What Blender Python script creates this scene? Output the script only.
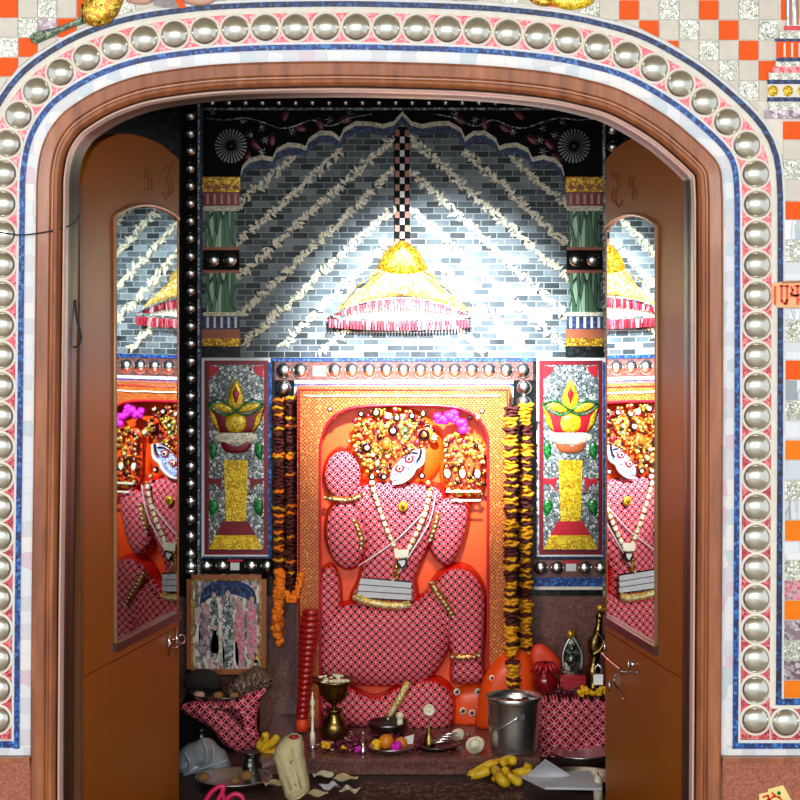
import bpy, math, random
from mathutils import Vector
random.seed(7)
C = bpy.context.scene
for o in list(bpy.data.objects): bpy.data.objects.remove(o)
COL = C.collection
PI = math.pi
# ------------------------------------------------------------ camera
F = 2142.0; VX = 438.0; VY = 245.0; EYE = 1.365
cam_d = bpy.data.cameras.new('camera'); cam = bpy.data.objects.new('camera', cam_d); COL.objects.link(cam)
cam.location = (0, 0, EYE); cam.rotation_euler = (PI/2, 0, 0)
cam_d.sensor_width = 36; cam_d.lens = F/800*36; cam_d.shift_x = -(VX-400)/800; cam_d.shift_y = -(400-VY)/800
cam_d.clip_start = .05; C.camera = cam
# ------------------------------------------------------------ world, lights, exposure
w = bpy.data.worlds.new('world'); C.world = w; w.use_nodes = True
w.node_tree.nodes['Background'].inputs[0].default_value = (.86, .93, 1, 1)
w.node_tree.nodes['Background'].inputs[1].default_value = 1.15
def area(name, loc, target, sx, sy, e, col):
    l = bpy.data.lights.new(name, 'AREA'); l.shape = 'RECTANGLE'; l.size = sx; l.size_y = sy; l.energy = e; l.color = col
    o = bpy.data.objects.new(name, l); COL.objects.link(o); o.location = loc
    o.rotation_euler = (Vector(target)-Vector(loc)).to_track_quat('-Z', 'Y').to_euler(); return o
def spot(name, loc, target, e, ang, blend, col, r=.04):
    l = bpy.data.lights.new(name, 'SPOT'); l.energy = e; l.spot_size = math.radians(ang); l.spot_blend = blend; l.color = col; l.shadow_soft_size = r
    o = bpy.data.objects.new(name, l); COL.objects.link(o); o.location = loc
    o.rotation_euler = (Vector(target)-Vector(loc)).to_track_quat('-Z', 'Y').to_euler(); return o
area('porch_daylight', (-.5, -1.0, 1.95), (-.1, 4.3, 1.0), 4.4, 1.2, 150, (1, .985, .96))
spot('canopy_lamp', (.0, 4.62, 1.75), (.0, 6.0, 1.01), 860, 38, 1.0, (.86, .94, 1), .03)
spot('idol_fill_spot', (-.1, 4.6, 1.73), (-.09, 5.9, .42), 50, 50, .9, (1, .93, .84), .05)  # added broad spot to brighten the idol, no fitting belongs to it
vs = C.view_settings; vs.view_transform = 'Standard'; vs.look = 'None'; vs.gamma = 1; vs.use_curve_mapping = False; vs.exposure = 0.0

# ------------------------------------------------------------ helpers
def P(x, y, d): return Vector(((x-VX)*d/F, d, EYE+(VY-y)*d/F))
def px(n, d): return n*d/F
def lin(h):
    r = [int(h[i:i+2], 16)/255 for i in (0, 2, 4)]
    return tuple(c/12.92 if c <= .04045 else ((c+.055)/1.055)**2.4 for c in r)+(1,)

class T:                                   # a node tree being written
    cur = None
class S:
    def __init__(s, k): s.k = k
    def _m(s, op, b=None, c=None):
        n = T.cur.nodes.new('ShaderNodeMath'); n.operation = op
        for i, v in enumerate((s, b, c)):
            if v is None: continue
            if isinstance(v, S): T.cur.links.new(v.k, n.inputs[i])
            else: n.inputs[i].default_value = v
        return S(n.outputs[0])
    def __add__(s, b): return s._m('ADD', b)
    def __sub__(s, b): return s._m('SUBTRACT', b)
    def __mul__(s, b): return s._m('MULTIPLY', b)
    def __truediv__(s, b): return s._m('DIVIDE', b)
    def sin(s): return s._m('SINE')
    def abs(s): return s._m('ABSOLUTE')
    def lt(s, b): return s._m('LESS_THAN', b)
    def gt(s, b): return s._m('GREATER_THAN', b)
    def mx(s, b): return s._m('MAXIMUM', b)
    def mn(s, b): return s._m('MINIMUM', b)
    def fract(s): return s._m('FRACT')
    def floor(s): return s._m('FLOOR')
def coords():
    n = T.cur.nodes.new('ShaderNodeTexCoord'); sp = T.cur.nodes.new('ShaderNodeSeparateXYZ')
    T.cur.links.new(n.outputs['Object'], sp.inputs[0]); return n.outputs['Object'], S(sp.outputs[0]), S(sp.outputs[1]), S(sp.outputs[2])
def comb(x, y, z=0.0):
    n = T.cur.nodes.new('ShaderNodeCombineXYZ')
    for i, v in enumerate((x, y, z)):
        if isinstance(v, S): T.cur.links.new(v.k, n.inputs[i])
        else: n.inputs[i].default_value = v
    return n.outputs[0]
def mix(f, a, b):
    n = T.cur.nodes.new('ShaderNodeMix'); n.data_type = 'RGBA'
    for sk, v in ((n.inputs[0], f), (n.inputs[6], a), (n.inputs[7], b)):
        if isinstance(v, S): T.cur.links.new(v.k, sk)
        elif isinstance(v, str): sk.default_value = lin(v)
        else: sk.default_value = v
    return S(n.outputs[2])
def noise(vec, scale, detail=3, rough=.5):
    n = T.cur.nodes.new('ShaderNodeTexNoise'); n.inputs['Scale'].default_value = scale; n.inputs['Detail'].default_value = detail; n.inputs['Roughness'].default_value = rough
    if vec is not None: T.cur.links.new(vec, n.inputs['Vector'])
    return S(n.outputs['Fac'])
def voro(vec, scale, feat='F1', rand=1.0):
    n = T.cur.nodes.new('ShaderNodeTexVoronoi'); n.inputs['Scale'].default_value = scale; n.feature = feat; n.inputs['Randomness'].default_value = rand
    T.cur.links.new(vec, n.inputs['Vector'])
    if feat == 'F1':
        sp = T.cur.nodes.new('ShaderNodeSeparateColor'); T.cur.links.new(n.outputs['Color'], sp.inputs[0]); return S(n.outputs['Distance']), S(sp.outputs[0]), S(sp.outputs[1])
    return S(n.outputs['Distance'])
def ramp(f, stops, const=False):
    n = T.cur.nodes.new('ShaderNodeValToRGB'); T.cur.links.new(f.k, n.inputs[0]); e = n.color_ramp.elements
    if const: n.color_ramp.interpolation = 'CONSTANT'
    while len(e) < len(stops): e.new(.5)
    for el, (p, c) in zip(e, stops): el.position = p; el.color = lin(c)
    return S(n.outputs[0])
def mat(name, fn=None, color='808080', rough=.5, metal=0., bump=None, spec=.5, trans=0., coat=0.):
    m = bpy.data.materials.new(name); m.use_nodes = True; T.cur = m.node_tree; b = T.cur.nodes['Principled BSDF']
    b.inputs['Base Color'].default_value = lin(color); b.inputs['Roughness'].default_value = rough; b.inputs['Metallic'].default_value = metal
    b.inputs['Specular IOR Level'].default_value = spec; b.inputs['Transmission Weight'].default_value = trans; b.inputs['Coat Weight'].default_value = coat
    if fn is None:
        v, x, y, z = coords(); f = noise(v, 60, 4)
        c = mix(f, tuple(k*.8 for k in lin(color)[:3])+(1,), tuple(min(1, k*1.15) for k in lin(color)[:3])+(1,)); r = {'c': c, 'h': noise(v, 90, 3)}
        if bump is None: bump = .06
    else: r = fn()
    if not isinstance(r, dict): r = {'c': r}
    T.cur.links.new(r['c'].k, b.inputs['Base Color'])
    if 'r' in r: T.cur.links.new(r['r'].k, b.inputs['Roughness'])
    if 'm' in r: T.cur.links.new(r['m'].k, b.inputs['Metallic'])
    if 'h' in r and bump:
        n = T.cur.nodes.new('ShaderNodeBump'); n.inputs['Strength'].default_value = bump; n.inputs['Distance'].default_value = .003
        T.cur.links.new(r['h'].k, n.inputs['Height']); T.cur.links.new(n.outputs[0], b.inputs['Normal'])
    return m
def crackle(name, cols, scale=110, edge='404038', ew=.05, rough=.3, metal=.3, bump=.6, squash=1.0):
    def fn():
        v, x, y, z = coords(); v2 = comb(x, z*squash, y)
        d, r, g = voro(v2, scale); e = voro(v2, scale, 'DISTANCE_TO_EDGE')
        n = len(cols); c = ramp(r, [((i)/n, k) for i, k in enumerate(cols)], True)
        return {'c': mix(e.lt(ew), c, edge), 'h': g}
    return mat(name, fn, rough=rough, metal=metal, bump=bump)
def lattice(name, p=.0225, base='d01026', dark='4c030c', line='ffb8c4'):
    def fn():
        v, x, y, z = coords(); k = PI/p; out = None
        n = noise(v, 9, 2)*.006
        X = x+n; Z = z-n
        for sg in (1, -1):
            for w_ in (.22, -.22):
                a = (X+Z*sg)*k+((X-Z*sg)*k).sin()*(w_*PI)
                q = a.sin().abs().lt(.10); out = q if out is None else out.mx(q)
        st = ((X+Z)*k).sin().abs().mn(((X-Z)*k).sin().abs()).gt(.66)
        c = mix(st, base, dark); c = mix(out, c, line)
        return {'c': c, 'h': out}
    return mat(name, fn, rough=.6, bump=.5, spec=.2)

M = {}
def cream_mosaic():
    v, x, y, z = coords(); v2 = comb(x, z, 0.)
    d, r, g = voro(v2, 34, rand=.35); e = voro(v2, 34, 'DISTANCE_TO_EDGE', .35)
    c = ramp(r, [(0, 'dfe3e8'), (.35, 'd3d4da'), (.6, 'e8e6e4'), (.8, 'c6d2d8'), (.93, 'd9c3cf')], True)
    return {'c': mix(e.lt(.008), c, 'c2bfba'), 'h': r}
M['cream'] = mat('pale_mirror_mosaic', cream_mosaic, rough=.35, bump=.15)
M['plaster'] = mat('cream_grout', color='e6dfd2', rough=.6)
M['blue'] = crackle('blue_mirror_chips', ['0f3f90', '1a58ac', '0a2c70', '3c7cc4', '10245a'], 170, '0f2450', .03, .45, .05)
M['navy'] = crackle('navy_mirror_chips', ['0a1f50', '0f2f6c', '060e28', '2a5590'], 170, '081026', .03, .45, .05)
M['redchip'] = crackle('red_foil_chips', ['c02438', 'd84454', 'a01834', 'e87880'], 190, 'e8b4a8', .03, .25, .2)
M['dome'] = mat('silvered_dome', color='d8d4c6', rough=.2, metal=1., bump=.0)
M['dome_in'] = mat('silvered_bead', color='dcdeda', rough=.25, metal=1., bump=.0)
def wood():
    v, x, y, z = coords(); n = noise(comb(x*14, y*14, z*2), 3, 6, .6)
    return {'c': ramp(n, [(.25, '6e3a1e'), (.5, '96552f'), (.75, 'b06c40')]), 'h': n}
M['frame'] = mat('brown_painted_wood', wood, rough=.32, bump=.35, coat=.1)
M['framedk'] = mat('dark_frame_groove', color='341c12', rough=.4)
M['bead_wood'] = mat('pinkish_bead_moulding', color='d0aea0', rough=.3)
def doorc():
    v, x, y, z = coords(); n = noise(comb(x*2, y*2, z), 3, 5)
    return {'c': mix(n, '8a4602', 'a45604'), 'h': noise(v, 260, 2)}
M['door'] = mat('ochre_brown_laminate', doorc, rough=.34, bump=.05)
M['door_edge'] = mat('door_edge_brown', color='6e4426', rough=.35)
M['trimlight'] = mat('bronze_glazing_bead', color='b08868', rough=.3, metal=.2)
def granite():
    v, x, y, z = coords(); n = noise(v, 190, 3, .8); n2 = noise(v, 12, 3)
    return {'c': mix(n2*.5, ramp(n, [(.3, '6d3325'), (.5, 'a85d46'), (.7, 'c98468')]), '8c4c3a')}
M['granite'] = mat('brown_granite', granite, rough=.3)
def granite2():
    v, x, y, z = coords(); n = noise(v, 120, 4, .8)
    return ramp(n, [(.3, '3f241f'), (.5, '6b423b'), (.7, '8d5f57')])
M['stone_in'] = mat('dull_brown_stone', granite2, rough=.35)
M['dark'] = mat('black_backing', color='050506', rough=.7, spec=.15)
M['darkwall'] = crackle('dark_mirror_wall', ['0d0e10', '15191b', '23282a', '0a0a0c'], 60, '050505', .05, .25, .3)
M['steel'] = mat('stainless_steel', color='d4d6d2', rough=.3, metal=1., bump=.02)
M['steel_dk'] = mat('tarnished_steel', color='6b6c68', rough=.3, metal=1.)
M['chrome'] = mat('chrome', color='dddddd', rough=.12, metal=1., bump=0)
M['brass'] = mat('old_brass', color='8d7440', rough=.28, metal=1., bump=.1)
M['silverfig'] = crackle('oxidised_silver', ['8b8f84', '5b6056', 'b7b8aa', '3b3e38'], 120, '22241f', .06, .3, .8)
M['orange_t'] = mat('orange_tile', color='f05800', rough=.5, spec=.2)
M['amber_t'] = mat('amber_tile', color='f27c04', rough=.5, spec=.2)
M['grey_t'] = mat('pale_grey_tile', color='cbc3b4', rough=.35)
M['crack_t'] = crackle('crackled_mirror_tile', ['dcdccf', 'c7cabb', 'eeeee4', 'b4b8a8'], 150, '77786a', .06, .3, .1)
M['mirror_t'] = crackle('strip_mirror_tile', ['b9c2c6', 'd6dadb', '8f9a9f', 'c9cdd4'], 90, 'a0a0a0', .03, .25, .3, squash=.15)
M['pink_t'] = crackle('pink_foil_tile', ['d9607a', 'e08a9a', 'b85a70', '9c7a88'], 150, 'c8b8b0', .05, .3, .2)
M['mauve_t'] = crackle('mauve_foil_tile', ['8e7480', 'a99aa4', '6d5464', 'c3b6bd'], 130, '8a8080', .05, .3, .2)
def bricks():
    v, x, y, z = coords()
    b = T.cur.nodes.new('ShaderNodeTexBrick'); T.cur.links.new(comb(x, z, 0.), b.inputs['Vector'])
    b.inputs['Scale'].default_value = 1.; b.inputs['Brick Width'].default_value = .044; b.inputs['Row Height'].default_value = .0175; b.inputs['Mortar Size'].default_value = .0012
    b.inputs['Color1'].default_value = (0, 0, 0, 1); b.inputs['Color2'].default_value = (1, 1, 1, 1); b.inputs['Mortar'].default_value = (.5, .5, .5, 1); b.inputs['Bias'].default_value = 0
    sp = T.cur.nodes.new('ShaderNodeSeparateColor'); T.cur.links.new(b.outputs['Color'], sp.inputs[0]); r = S(sp.outputs[0]); f = S(b.outputs['Fac'])
    n = noise(v, 14, 3)
    c = ramp((r*.62+n*.5), [(.2, '1b2225'), (.42, '3c464b'), (.6, '566268'), (.85, '828e92')])
    return {'c': mix(f, c, '9aa2a0'), 'h': r}
M['brick'] = mat('mirror_brick_mosaic', bricks, rough=.55, metal=.0, bump=.35, spec=.25)
M['crystal'] = crackle('crystal_flower_chips', ['ece4c4', 'fbf8ea', 'c8c09c', 'f4ebc8'], 200, '8a8464', .04, .35, .0)
M['redflower'] = mat('dark_red_foil', color='5a1420', rough=.3, metal=.3)
M['gold'] = crackle('gold_foil_mosaic', ['e6b422', 'c98a12', 'f2cf52', 'a8700c'], 190, '5a3c08', .06, .3, .45)
M['goldlt'] = crackle('pale_gold_fabric', ['f0d884', 'e3c050', 'f8ecc0', 'd2a838'], 170, '9c7c30', .05, .35, .2)
M['yellowbr'] = crackle('bright_yellow_foil', ['f2cc14', 'ffe040', 'd9a70c'], 150, '8c6408', .05, .3, .2)
M['maroon'] = mat('maroon_foil', color='7a1224', rough=.3, metal=.15)
M['redfoil'] = mat('red_foil', color='c01c2c', rough=.3, metal=.15)
M['green'] = crackle('green_foil', ['1c7a34', '2f9a48', '145a28'], 150, '0d3a18', .05, .3, .2)
M['green_pl'] = crackle('green_fluted_glass', ['5d8a68', '3a6446', '8fb394', '2c4a36'], 90, '1c2c20', .06, .3, .3, squash=.12)
M['silverleaf'] = crackle('silver_leaf_mosaic', ['9aa4a4', 'c8d0ce', '6c7676', 'e2e6e2', '848e90'], 120, '2c3230', .06, .25, .35)
M['white'] = mat('white_line', color='dcdcdc', rough=.4)
M['rope_o'] = mat('terracotta_chip', color='a3522a', rough=.4)
M['fringe'] = crackle('red_fringe', ['b8283c', 'd85868', '8a1428', 'f0b0b0'], 160, '6a1020', .04, .4, .1, squash=.1)
M['idol'] = mat('vermilion_idol_paint', color='d01a08', rough=.35, coat=.15, bump=.05)
M['idol_or'] = mat('orange_idol_paint', color='ea4c08', rough=.4, coat=.1, bump=.05)
M['slabfr'] = None
def border():
    v, x, y, z = coords()
    a = ((x+z)*(PI/.0105)).sin().abs().lt(.35).mx(((x-z)*(PI/.0105)).sin().abs().lt(.35))
    d, r, g = voro(comb(x, z, 0.), 130)
    c = mix(a, '8c2a0a', 'd87a20'); c = mix(d.lt(.25), c, 'e8a44c'); return {'c': c, 'h': a}
M['slabfr'] = mat('embossed_orange_gold_border', border, rough=.5, metal=.0, bump=.6)
M['lattice'] = lattice('red_net_pattern_cloth')
M['lattice2'] = lattice('crimson_net_cloth', .029, 'b40c28', '560414', 'ffb4c4')
M['jewel'] = crackle('gold_jewel_chips', ['d8a53c', 'f2d482', 'b45a1c', 'e8c060', 'd8501c'], 230, '6a2c08', .07, .25, .6)
M['pearl'] = mat('pearl_white', color='efe6cc', rough=.25)
M['gem'] = mat('dark_gem', color='2a0a10', rough=.1)
M['blueface'] = crackle('blue_white_paint', ['3f66c0', '86a4e0', 'd4dcf4', '5a3c8c'], 160, 'e8ecf8', .05, .35, 0.)
M['magenta'] = mat('magenta_petals', color='d416b8', rough=.6)
M['purple'] = mat('purple_rose_petals', color='6a0c38', rough=.55)
M['mari_y'] = mat('mustard_marigold', color='e09a08', rough=.7)
M['mari_o'] = mat('orange_marigold', color='f07a06', rough=.7)
M['mari_d'] = mat('dried_maroon_flower', color='4e120c', rough=.75)
M['mari_w'] = mat('white_flower', color='e4dcc8', rough=.7)
M['yellow'] = mat('yellow_flower', color='f2bc0a', rough=.6)
M['banana'] = mat('ripe_banana_skin', lambda: (lambda v: {'c': ramp(noise(v, 34, 4), [(.3, '6e5410'), (.4, 'd9a912'), (.7, 'f0cc2c')])})(coords()[0]), rough=.4)
M['tip'] = mat('dark_banana_tip', color='3c2a10', rough=.6)
M['bag'] = mat('translucent_grey_plastic', color='9fa6ac', rough=.25, bump=.5)
M['paperbag'] = mat('creased_cream_paper', color='d2c493', rough=.7, bump=.6)
M['newsp'] = mat('pale_paper', color='c9cbd0', rough=.7)
M['pinkbag'] = mat('pink_plastic', color='c81c50', rough=.3)
M['bread'] = mat('brown_sweet', color='9a6a38', rough=.7, bump=.6)
M['shadow_dk'] = mat('dark_brown_shadow', color='1c1210', rough=.8, bump=.5)  # dark colour standing in for shade below the framed picture
def rug():
    v, x, y, z = coords(); n = noise(v, 90, 4, .9); d, r, g = voro(v, 45)
    return {'c': mix(r.gt(.7), ramp(n, [(.4, '120a09'), (.5, '4a2420'), (.6, '9a7a62')]), '4d1418'), 'h': n}
M['rug'] = mat('patterned_dark_rug', rug, rough=.9, bump=.8)
M['redpot'] = mat('red_glazed_pot', color='7a0c12', rough=.15, coat=.5)
M['redcloth'] = mat('red_silk_cloth', color='a80c20', rough=.4, bump=.4)
M['orange_cl'] = mat('orange_cloth', color='e0401c', rough=.5)
M['shell'] = mat('ivory_conch', color='e2dcbc', rough=.35)
M['wire'] = mat('black_wire', color='101014', rough=.5)
M['apple'] = mat('orange_fruit', color='d07a14', rough=.35)
M['redband'] = mat('red_lacquer_rings', color='9c1614', rough=.25, coat=.4)
M['floor_dk'] = mat('dark_worn_floor', color='2c1a15', rough=.55, bump=.3)
M['plinth'] = mat('mauve_brown_marble', granite2, rough=.25)
M['porch'] = mat('porch_tan_plaster', color='b0a48c', rough=.7)
M['porchfl'] = mat('porch_floor_stone', color='b8aea0', rough=.5)
M['textred'] = mat('red_orange_lettering', color='e2420e', rough=.4)
M['texthalo'] = mat('pale_orange_outline', color='f6b27c', rough=.5)
M['sticker'] = mat('cream_sticker', color='efd98a', rough=.6)
M['skin'] = mat('peach_mosaic', color='c99a86', rough=.4)
def glassm():
    m = bpy.data.materials.new('door_glass'); m.use_nodes = True; t = m.node_tree; t.nodes.clear()
    o = t.nodes.new('ShaderNodeOutputMaterial'); g = t.nodes.new('ShaderNodeBsdfGlossy'); tr = t.nodes.new('ShaderNodeBsdfTransparent'); mx = t.nodes.new('ShaderNodeMixShader')
    g.inputs['Roughness'].default_value = .015; g.inputs['Color'].default_value = (.9, .93, .92, 1); tr.inputs['Color'].default_value = (.75, .8, .78, 1)
    fr = t.nodes.new('ShaderNodeFresnel'); fr.inputs['IOR'].default_value = 2.6; t.links.new(fr.outputs[0], mx.inputs[0])
    t.links.new(tr.outputs[0], mx.inputs[1]); t.links.new(g.outputs[0], mx.inputs[2]); t.links.new(mx.outputs[0], o.inputs[0]); return m
M['glass'] = glassm()

# ---- mesh builder
ORI = {}; CLAMP = [0]
class MB:
    def __init__(s): s.v = []; s.f = []; s.mi = []; s.sm = []; s.mats = []
    def add(s, vs_, fs, m=None, smooth=False):
        b = len(s.v); s.v += [Vector(q) for q in vs_]
        if m is not None and m not in s.mats: s.mats.append(m)
        k = s.mats.index(m) if m is not None else 0
        for f in fs: s.f.append([b+i for i in f]); s.mi.append(k); s.sm.append(smooth)
        return s
    def box(s, a, b, m=None):
        x0, y0, z0 = (min(a[i], b[i]) for i in range(3)); x1, y1, z1 = (max(a[i], b[i]) for i in range(3))
        return s.add([(x0,y0,z0),(x1,y0,z0),(x1,y1,z0),(x0,y1,z0),(x0,y0,z1),(x1,y0,z1),(x1,y1,z1),(x0,y1,z1)],
                     [(0,3,2,1),(4,5,6,7),(0,1,5,4),(1,2,6,5),(2,3,7,6),(3,0,4,7)], m)
    def pbox(s, x0, y0, x1, y1, d, t, m=None):          # px rectangle on the plane at depth d, thickness t towards camera
        a = P(x0, y0, d); b = P(x1, y1, d); return s.box((a.x, d-t, a.z), (b.x, d, b.z), m)
    def prism(s, pts, d, t, m=None, bev=0.):            # px polygon, extruded towards the camera
        A = sum(pts[i][0]*pts[(i+1) % len(pts)][1]-pts[(i+1) % len(pts)][0]*pts[i][1] for i in range(len(pts)))
        if A < 0: pts = pts[::-1]
        q = [P(x, y, d) for x, y in pts]; n = len(q)
        vs_ = q+[v+Vector((0, -t, 0)) for v in q]
        fs = [tuple(range(n, 2*n))[::-1], tuple(range(n))]+[(i, i+n, (i+1) % n+n, (i+1) % n) for i in range(n)]
        return s.add(vs_, fs, m)
    def strip(s, A, B, m=None, smooth=False, closed=False):
        n = len(A); r = range(n if closed else n-1)
        return s.add(list(A)+list(B), [(i, (i+1) % n, (i+1) % n+n, i+n) for i in r], m, smooth)
    def loft(s, rows, m=None, smooth=True, closed=False, caps=False):
        n = len(rows[0]); vs_ = [v for r in rows for v in r]; fs = []
        for k in range(len(rows)-1):
            for i in range(n if closed else n-1):
                j = (i+1) % n; fs.append((k*n+i, k*n+j, (k+1)*n+j, (k+1)*n+i))
        if caps: fs += [tuple(range(n))[::-1], tuple(range((len(rows)-1)*n, len(rows)*n))]
        return s.add(vs_, fs, m, smooth)
    def lathe(s, prof, c, m=None, n=28, ax='z', sc=(1, 1), smooth=True):
        rows = []
        for r, h in prof:
            row = []
            for i in range(n):
                a = 2*PI*i/n; u, v = r*math.cos(a)*sc[0], r*math.sin(a)*sc[1]
                row.append(Vector(c)+(Vector((u, v, h)) if ax == 'z' else Vector((u, -h, v))))
            rows.append(row)
        return s.loft(rows, m, smooth, True, True)
    def tube(s, pts, r, m=None, n=8):
        pts = [Vector(q) for q in pts]; R = r if isinstance(r, (list, tuple)) else [r]*len(pts); rows = []
        up = Vector((.13, .97, .21))
        for i, q in enumerate(pts):
            t = (pts[min(i+1, len(pts)-1)]-pts[max(i-1, 0)])
            t = t.normalized() if t.length > 1e-9 else Vector((0, 0, 1))
            a = t.cross(up).normalized(); b = t.cross(a).normalized()
            rows.append([q+(a*math.cos(2*PI*k/n)+b*math.sin(2*PI*k/n))*R[i] for k in range(n)])
        return s.loft(rows, m, True, True, True)
    def ball(s, c, r, m=None, n=14, sc=(1, 1, 1), rough=0.):
        rows = []
        for k in range(1, n//2):
            th = PI*k/(n//2); rows.append([Vector(c)+Vector((math.sin(th)*math.cos(2*PI*i/n)*sc[0], math.sin(th)*math.sin(2*PI*i/n)*sc[1], math.cos(th)*sc[2]))*r*(1+random.uniform(-rough, rough)) for i in range(n)])
        return s.loft(rows, m, True, True, True)
    def dome(s, pts, skel, d, H, m=None, r0=1., off=0., N=9, n=72):   # px outline inflated towards the camera over a px skeleton
        pts = smooth_closed(pts, n); sk = dense(skel)
        rows = []
        for k in range(N+1):
            r = r0*math.cos(PI/2*k/N)
            h = H*math.sqrt(max(0, 1-r**4))+off
            row = []
            for (x, y) in pts:
                ws = [1/((q[0]-x)**2+(q[1]-y)**2+4)**2 for q in sk]; W_ = sum(ws)
                sx = sum(q[0]*k_ for q, k_ in zip(sk, ws))/W_; sy = sum(q[1]*k_ for q, k_ in zip(sk, ws))/W_
                row.append(P(sx+(x-sx)*r, sy+(y-sy)*r, d)+Vector((0, -h, 0)))
            rows.append(row)
        base = [P(x if r0 == 1 else x, y, d) for x, y in pts] if r0 == 1 else [v+Vector((0, .006, 0)) for v in rows[0]]
        s.loft([base]+rows, m, True, True); return s.add(base, [tuple(range(len(base)))[::-1]], m)
    def build(s, name, m=None, parent=None, origin=None, smooth=None):
        if origin is None:
            xs = [v.x for v in s.v]; ys = [v.y for v in s.v]; zs = [v.z for v in s.v]
            origin = Vector(((min(xs)+max(xs))/2, (min(ys)+max(ys))/2, min(zs)))
        origin = Vector(origin)
        if CLAMP[0]:
            for v in s.v: v.z = max(v.z, CLAMP[0])
            origin.z = max(origin.z, CLAMP[0])
        me = bpy.data.meshes.new(name); me.from_pydata([v-origin for v in s.v], [], s.f)
        mats = s.mats if s.mats else [m]
        if m is not None and s.mats: mats = s.mats
        for q in mats: me.materials.append(M[q] if isinstance(q, str) else q)
        me.polygons.foreach_set('material_index', s.mi); me.polygons.foreach_set('use_smooth', s.sm if smooth is None else [smooth]*len(s.f))
        me.update(); o = bpy.data.objects.new(name, me); COL.objects.link(o); ORI[o.name] = origin
        if parent is not None: o.parent = parent; o.location = origin-ORI[parent.name]
        else: o.location = origin
        return o
def dense(sk):
    if len(sk) == 1: return sk
    out = []
    for a, b in zip(sk[:-1], sk[1:]):
        for i in range(12): out.append((a[0]+(b[0]-a[0])*i/12, a[1]+(b[1]-a[1])*i/12))
    return out+[sk[-1]]
def cr(p0, p1, p2, p3, t):
    return tuple(.5*((2*p1[k])+(-p0[k]+p2[k])*t+(2*p0[k]-5*p1[k]+4*p2[k]-p3[k])*t*t+(-p0[k]+3*p1[k]-3*p2[k]+p3[k])*t**3) for k in range(len(p1)))
def resample(pts, n, closed=False):
    q = pts+[pts[0]] if closed else pts; L = [0]
    for a, b in zip(q[:-1], q[1:]): L.append(L[-1]+math.dist(a, b))
    out = []; m = n if closed else n-1; j = 0
    for i in range(n):
        t = L[-1]*i/m
        while j < len(L)-2 and L[j+1] < t: j += 1
        f = (t-L[j])/max(1e-9, L[j+1]-L[j]); out.append(tuple(q[j][k]+(q[j+1][k]-q[j][k])*f for k in range(len(q[0]))))
    return out
def smooth_closed(pts, n):
    if len(pts) < 5: return resample(pts, n, True)
    k = len(pts); o = []
    for i in range(k):
        for t in range(8): o.append(cr(pts[i-1], pts[i], pts[(i+1) % k], pts[(i+2) % k], t/8))
    return resample(o, n, True)
def smooth_open(pts, n):
    k = len(pts); o = []
    for i in range(k-1):
        for t in range(8): o.append(cr(pts[max(i-1, 0)], pts[i], pts[i+1], pts[min(i+2, k-1)], t/8))
    o.append(pts[-1]); return resample(o, n)
def ell(cx, cy, rx, ry, n=24, rot=0):
    c, s_ = math.cos(rot), math.sin(rot)
    return [(cx+rx*math.cos(2*PI*i/n)*c-ry*math.sin(2*PI*i/n)*s_, cy+rx*math.cos(2*PI*i/n)*s_+ry*math.sin(2*PI*i/n)*c) for i in range(n)]
def tag(o, label=None, cat=None, group=None, kind=None):
    if label: o['label'] = label
    if cat: o['category'] = cat
    if group: o['group'] = group
    if kind: o['kind'] = kind
    return o
def thing(name, loc, label, cat, group=None):
    o = bpy.data.objects.new(name, None); COL.objects.link(o); o.location = loc; o.empty_display_size = .05; ORI[o.name] = Vector(loc)
    return tag(o, label, cat, group)
def struct(o): o['kind'] = 'structure'; return o
def inst(src, name, loc, parent=None, scale=None, rot=None):
    o = src.copy(); o.name = name; COL.objects.link(o)
    o.parent = parent; o.location = Vector(loc)-(ORI[parent.name] if parent else Vector((0, 0, 0))); ORI[o.name] = Vector(loc)
    if scale: o.scale = scale if isinstance(scale, (tuple, list)) else (scale,)*3
    if rot: o.rotation_euler = rot
    return o

# ============================================================ SETTING
D0 = 4.284          # face of the front wall
D1 = 5.995           # face of the shrine back wall
base = smooth_open([(33, 830), (33, 755), (34, 600), (36, 450), (37.5, 300), (38.5, 210), (39.5, 172), (46, 142), (61, 118), (80, 103), (101, 91), (125, 81.5), (152, 74.5), (202, 67.5), (250, 64.5), (300, 63.3), (350, 63), (400, 64), (450, 65.5), (500, 68.5), (550, 74), (585, 81), (621, 92), (662, 115), (690, 137), (711, 157), (718.5, 170), (720.5, 190), (721, 220), (721, 400), (720, 600), (719, 755), (718.5, 830)], 320)
def offs(o, yb=None):
    out = []
    for i, (x, y) in enumerate(base):
        a = base[max(i-2, 0)]; b = base[min(i+2, len(base)-1)]; tx, ty = b[0]-a[0], b[1]-a[1]; L = math.hypot(tx, ty)
        q = (x+ty/L*o, y-tx/L*o)
        out.append(q)
    if yb is not None: out = [(x, min(y, yb)) for x, y in out]
    return out
def band(o1, o2, h, m, name, parent=None, yb=None, d=D0):
    A = offs(o1, yb); B = offs(o2, yb); b = MB(); f = lambda L, t: [P(x, y, d)+Vector((0, -t, 0)) for x, y in L]
    b.strip(f(B, h), f(A, h)); b.strip(f(A, h), f(A, 0)); b.strip(f(B, 0), f(B, h))
    return b.build(name, m, parent)
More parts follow.
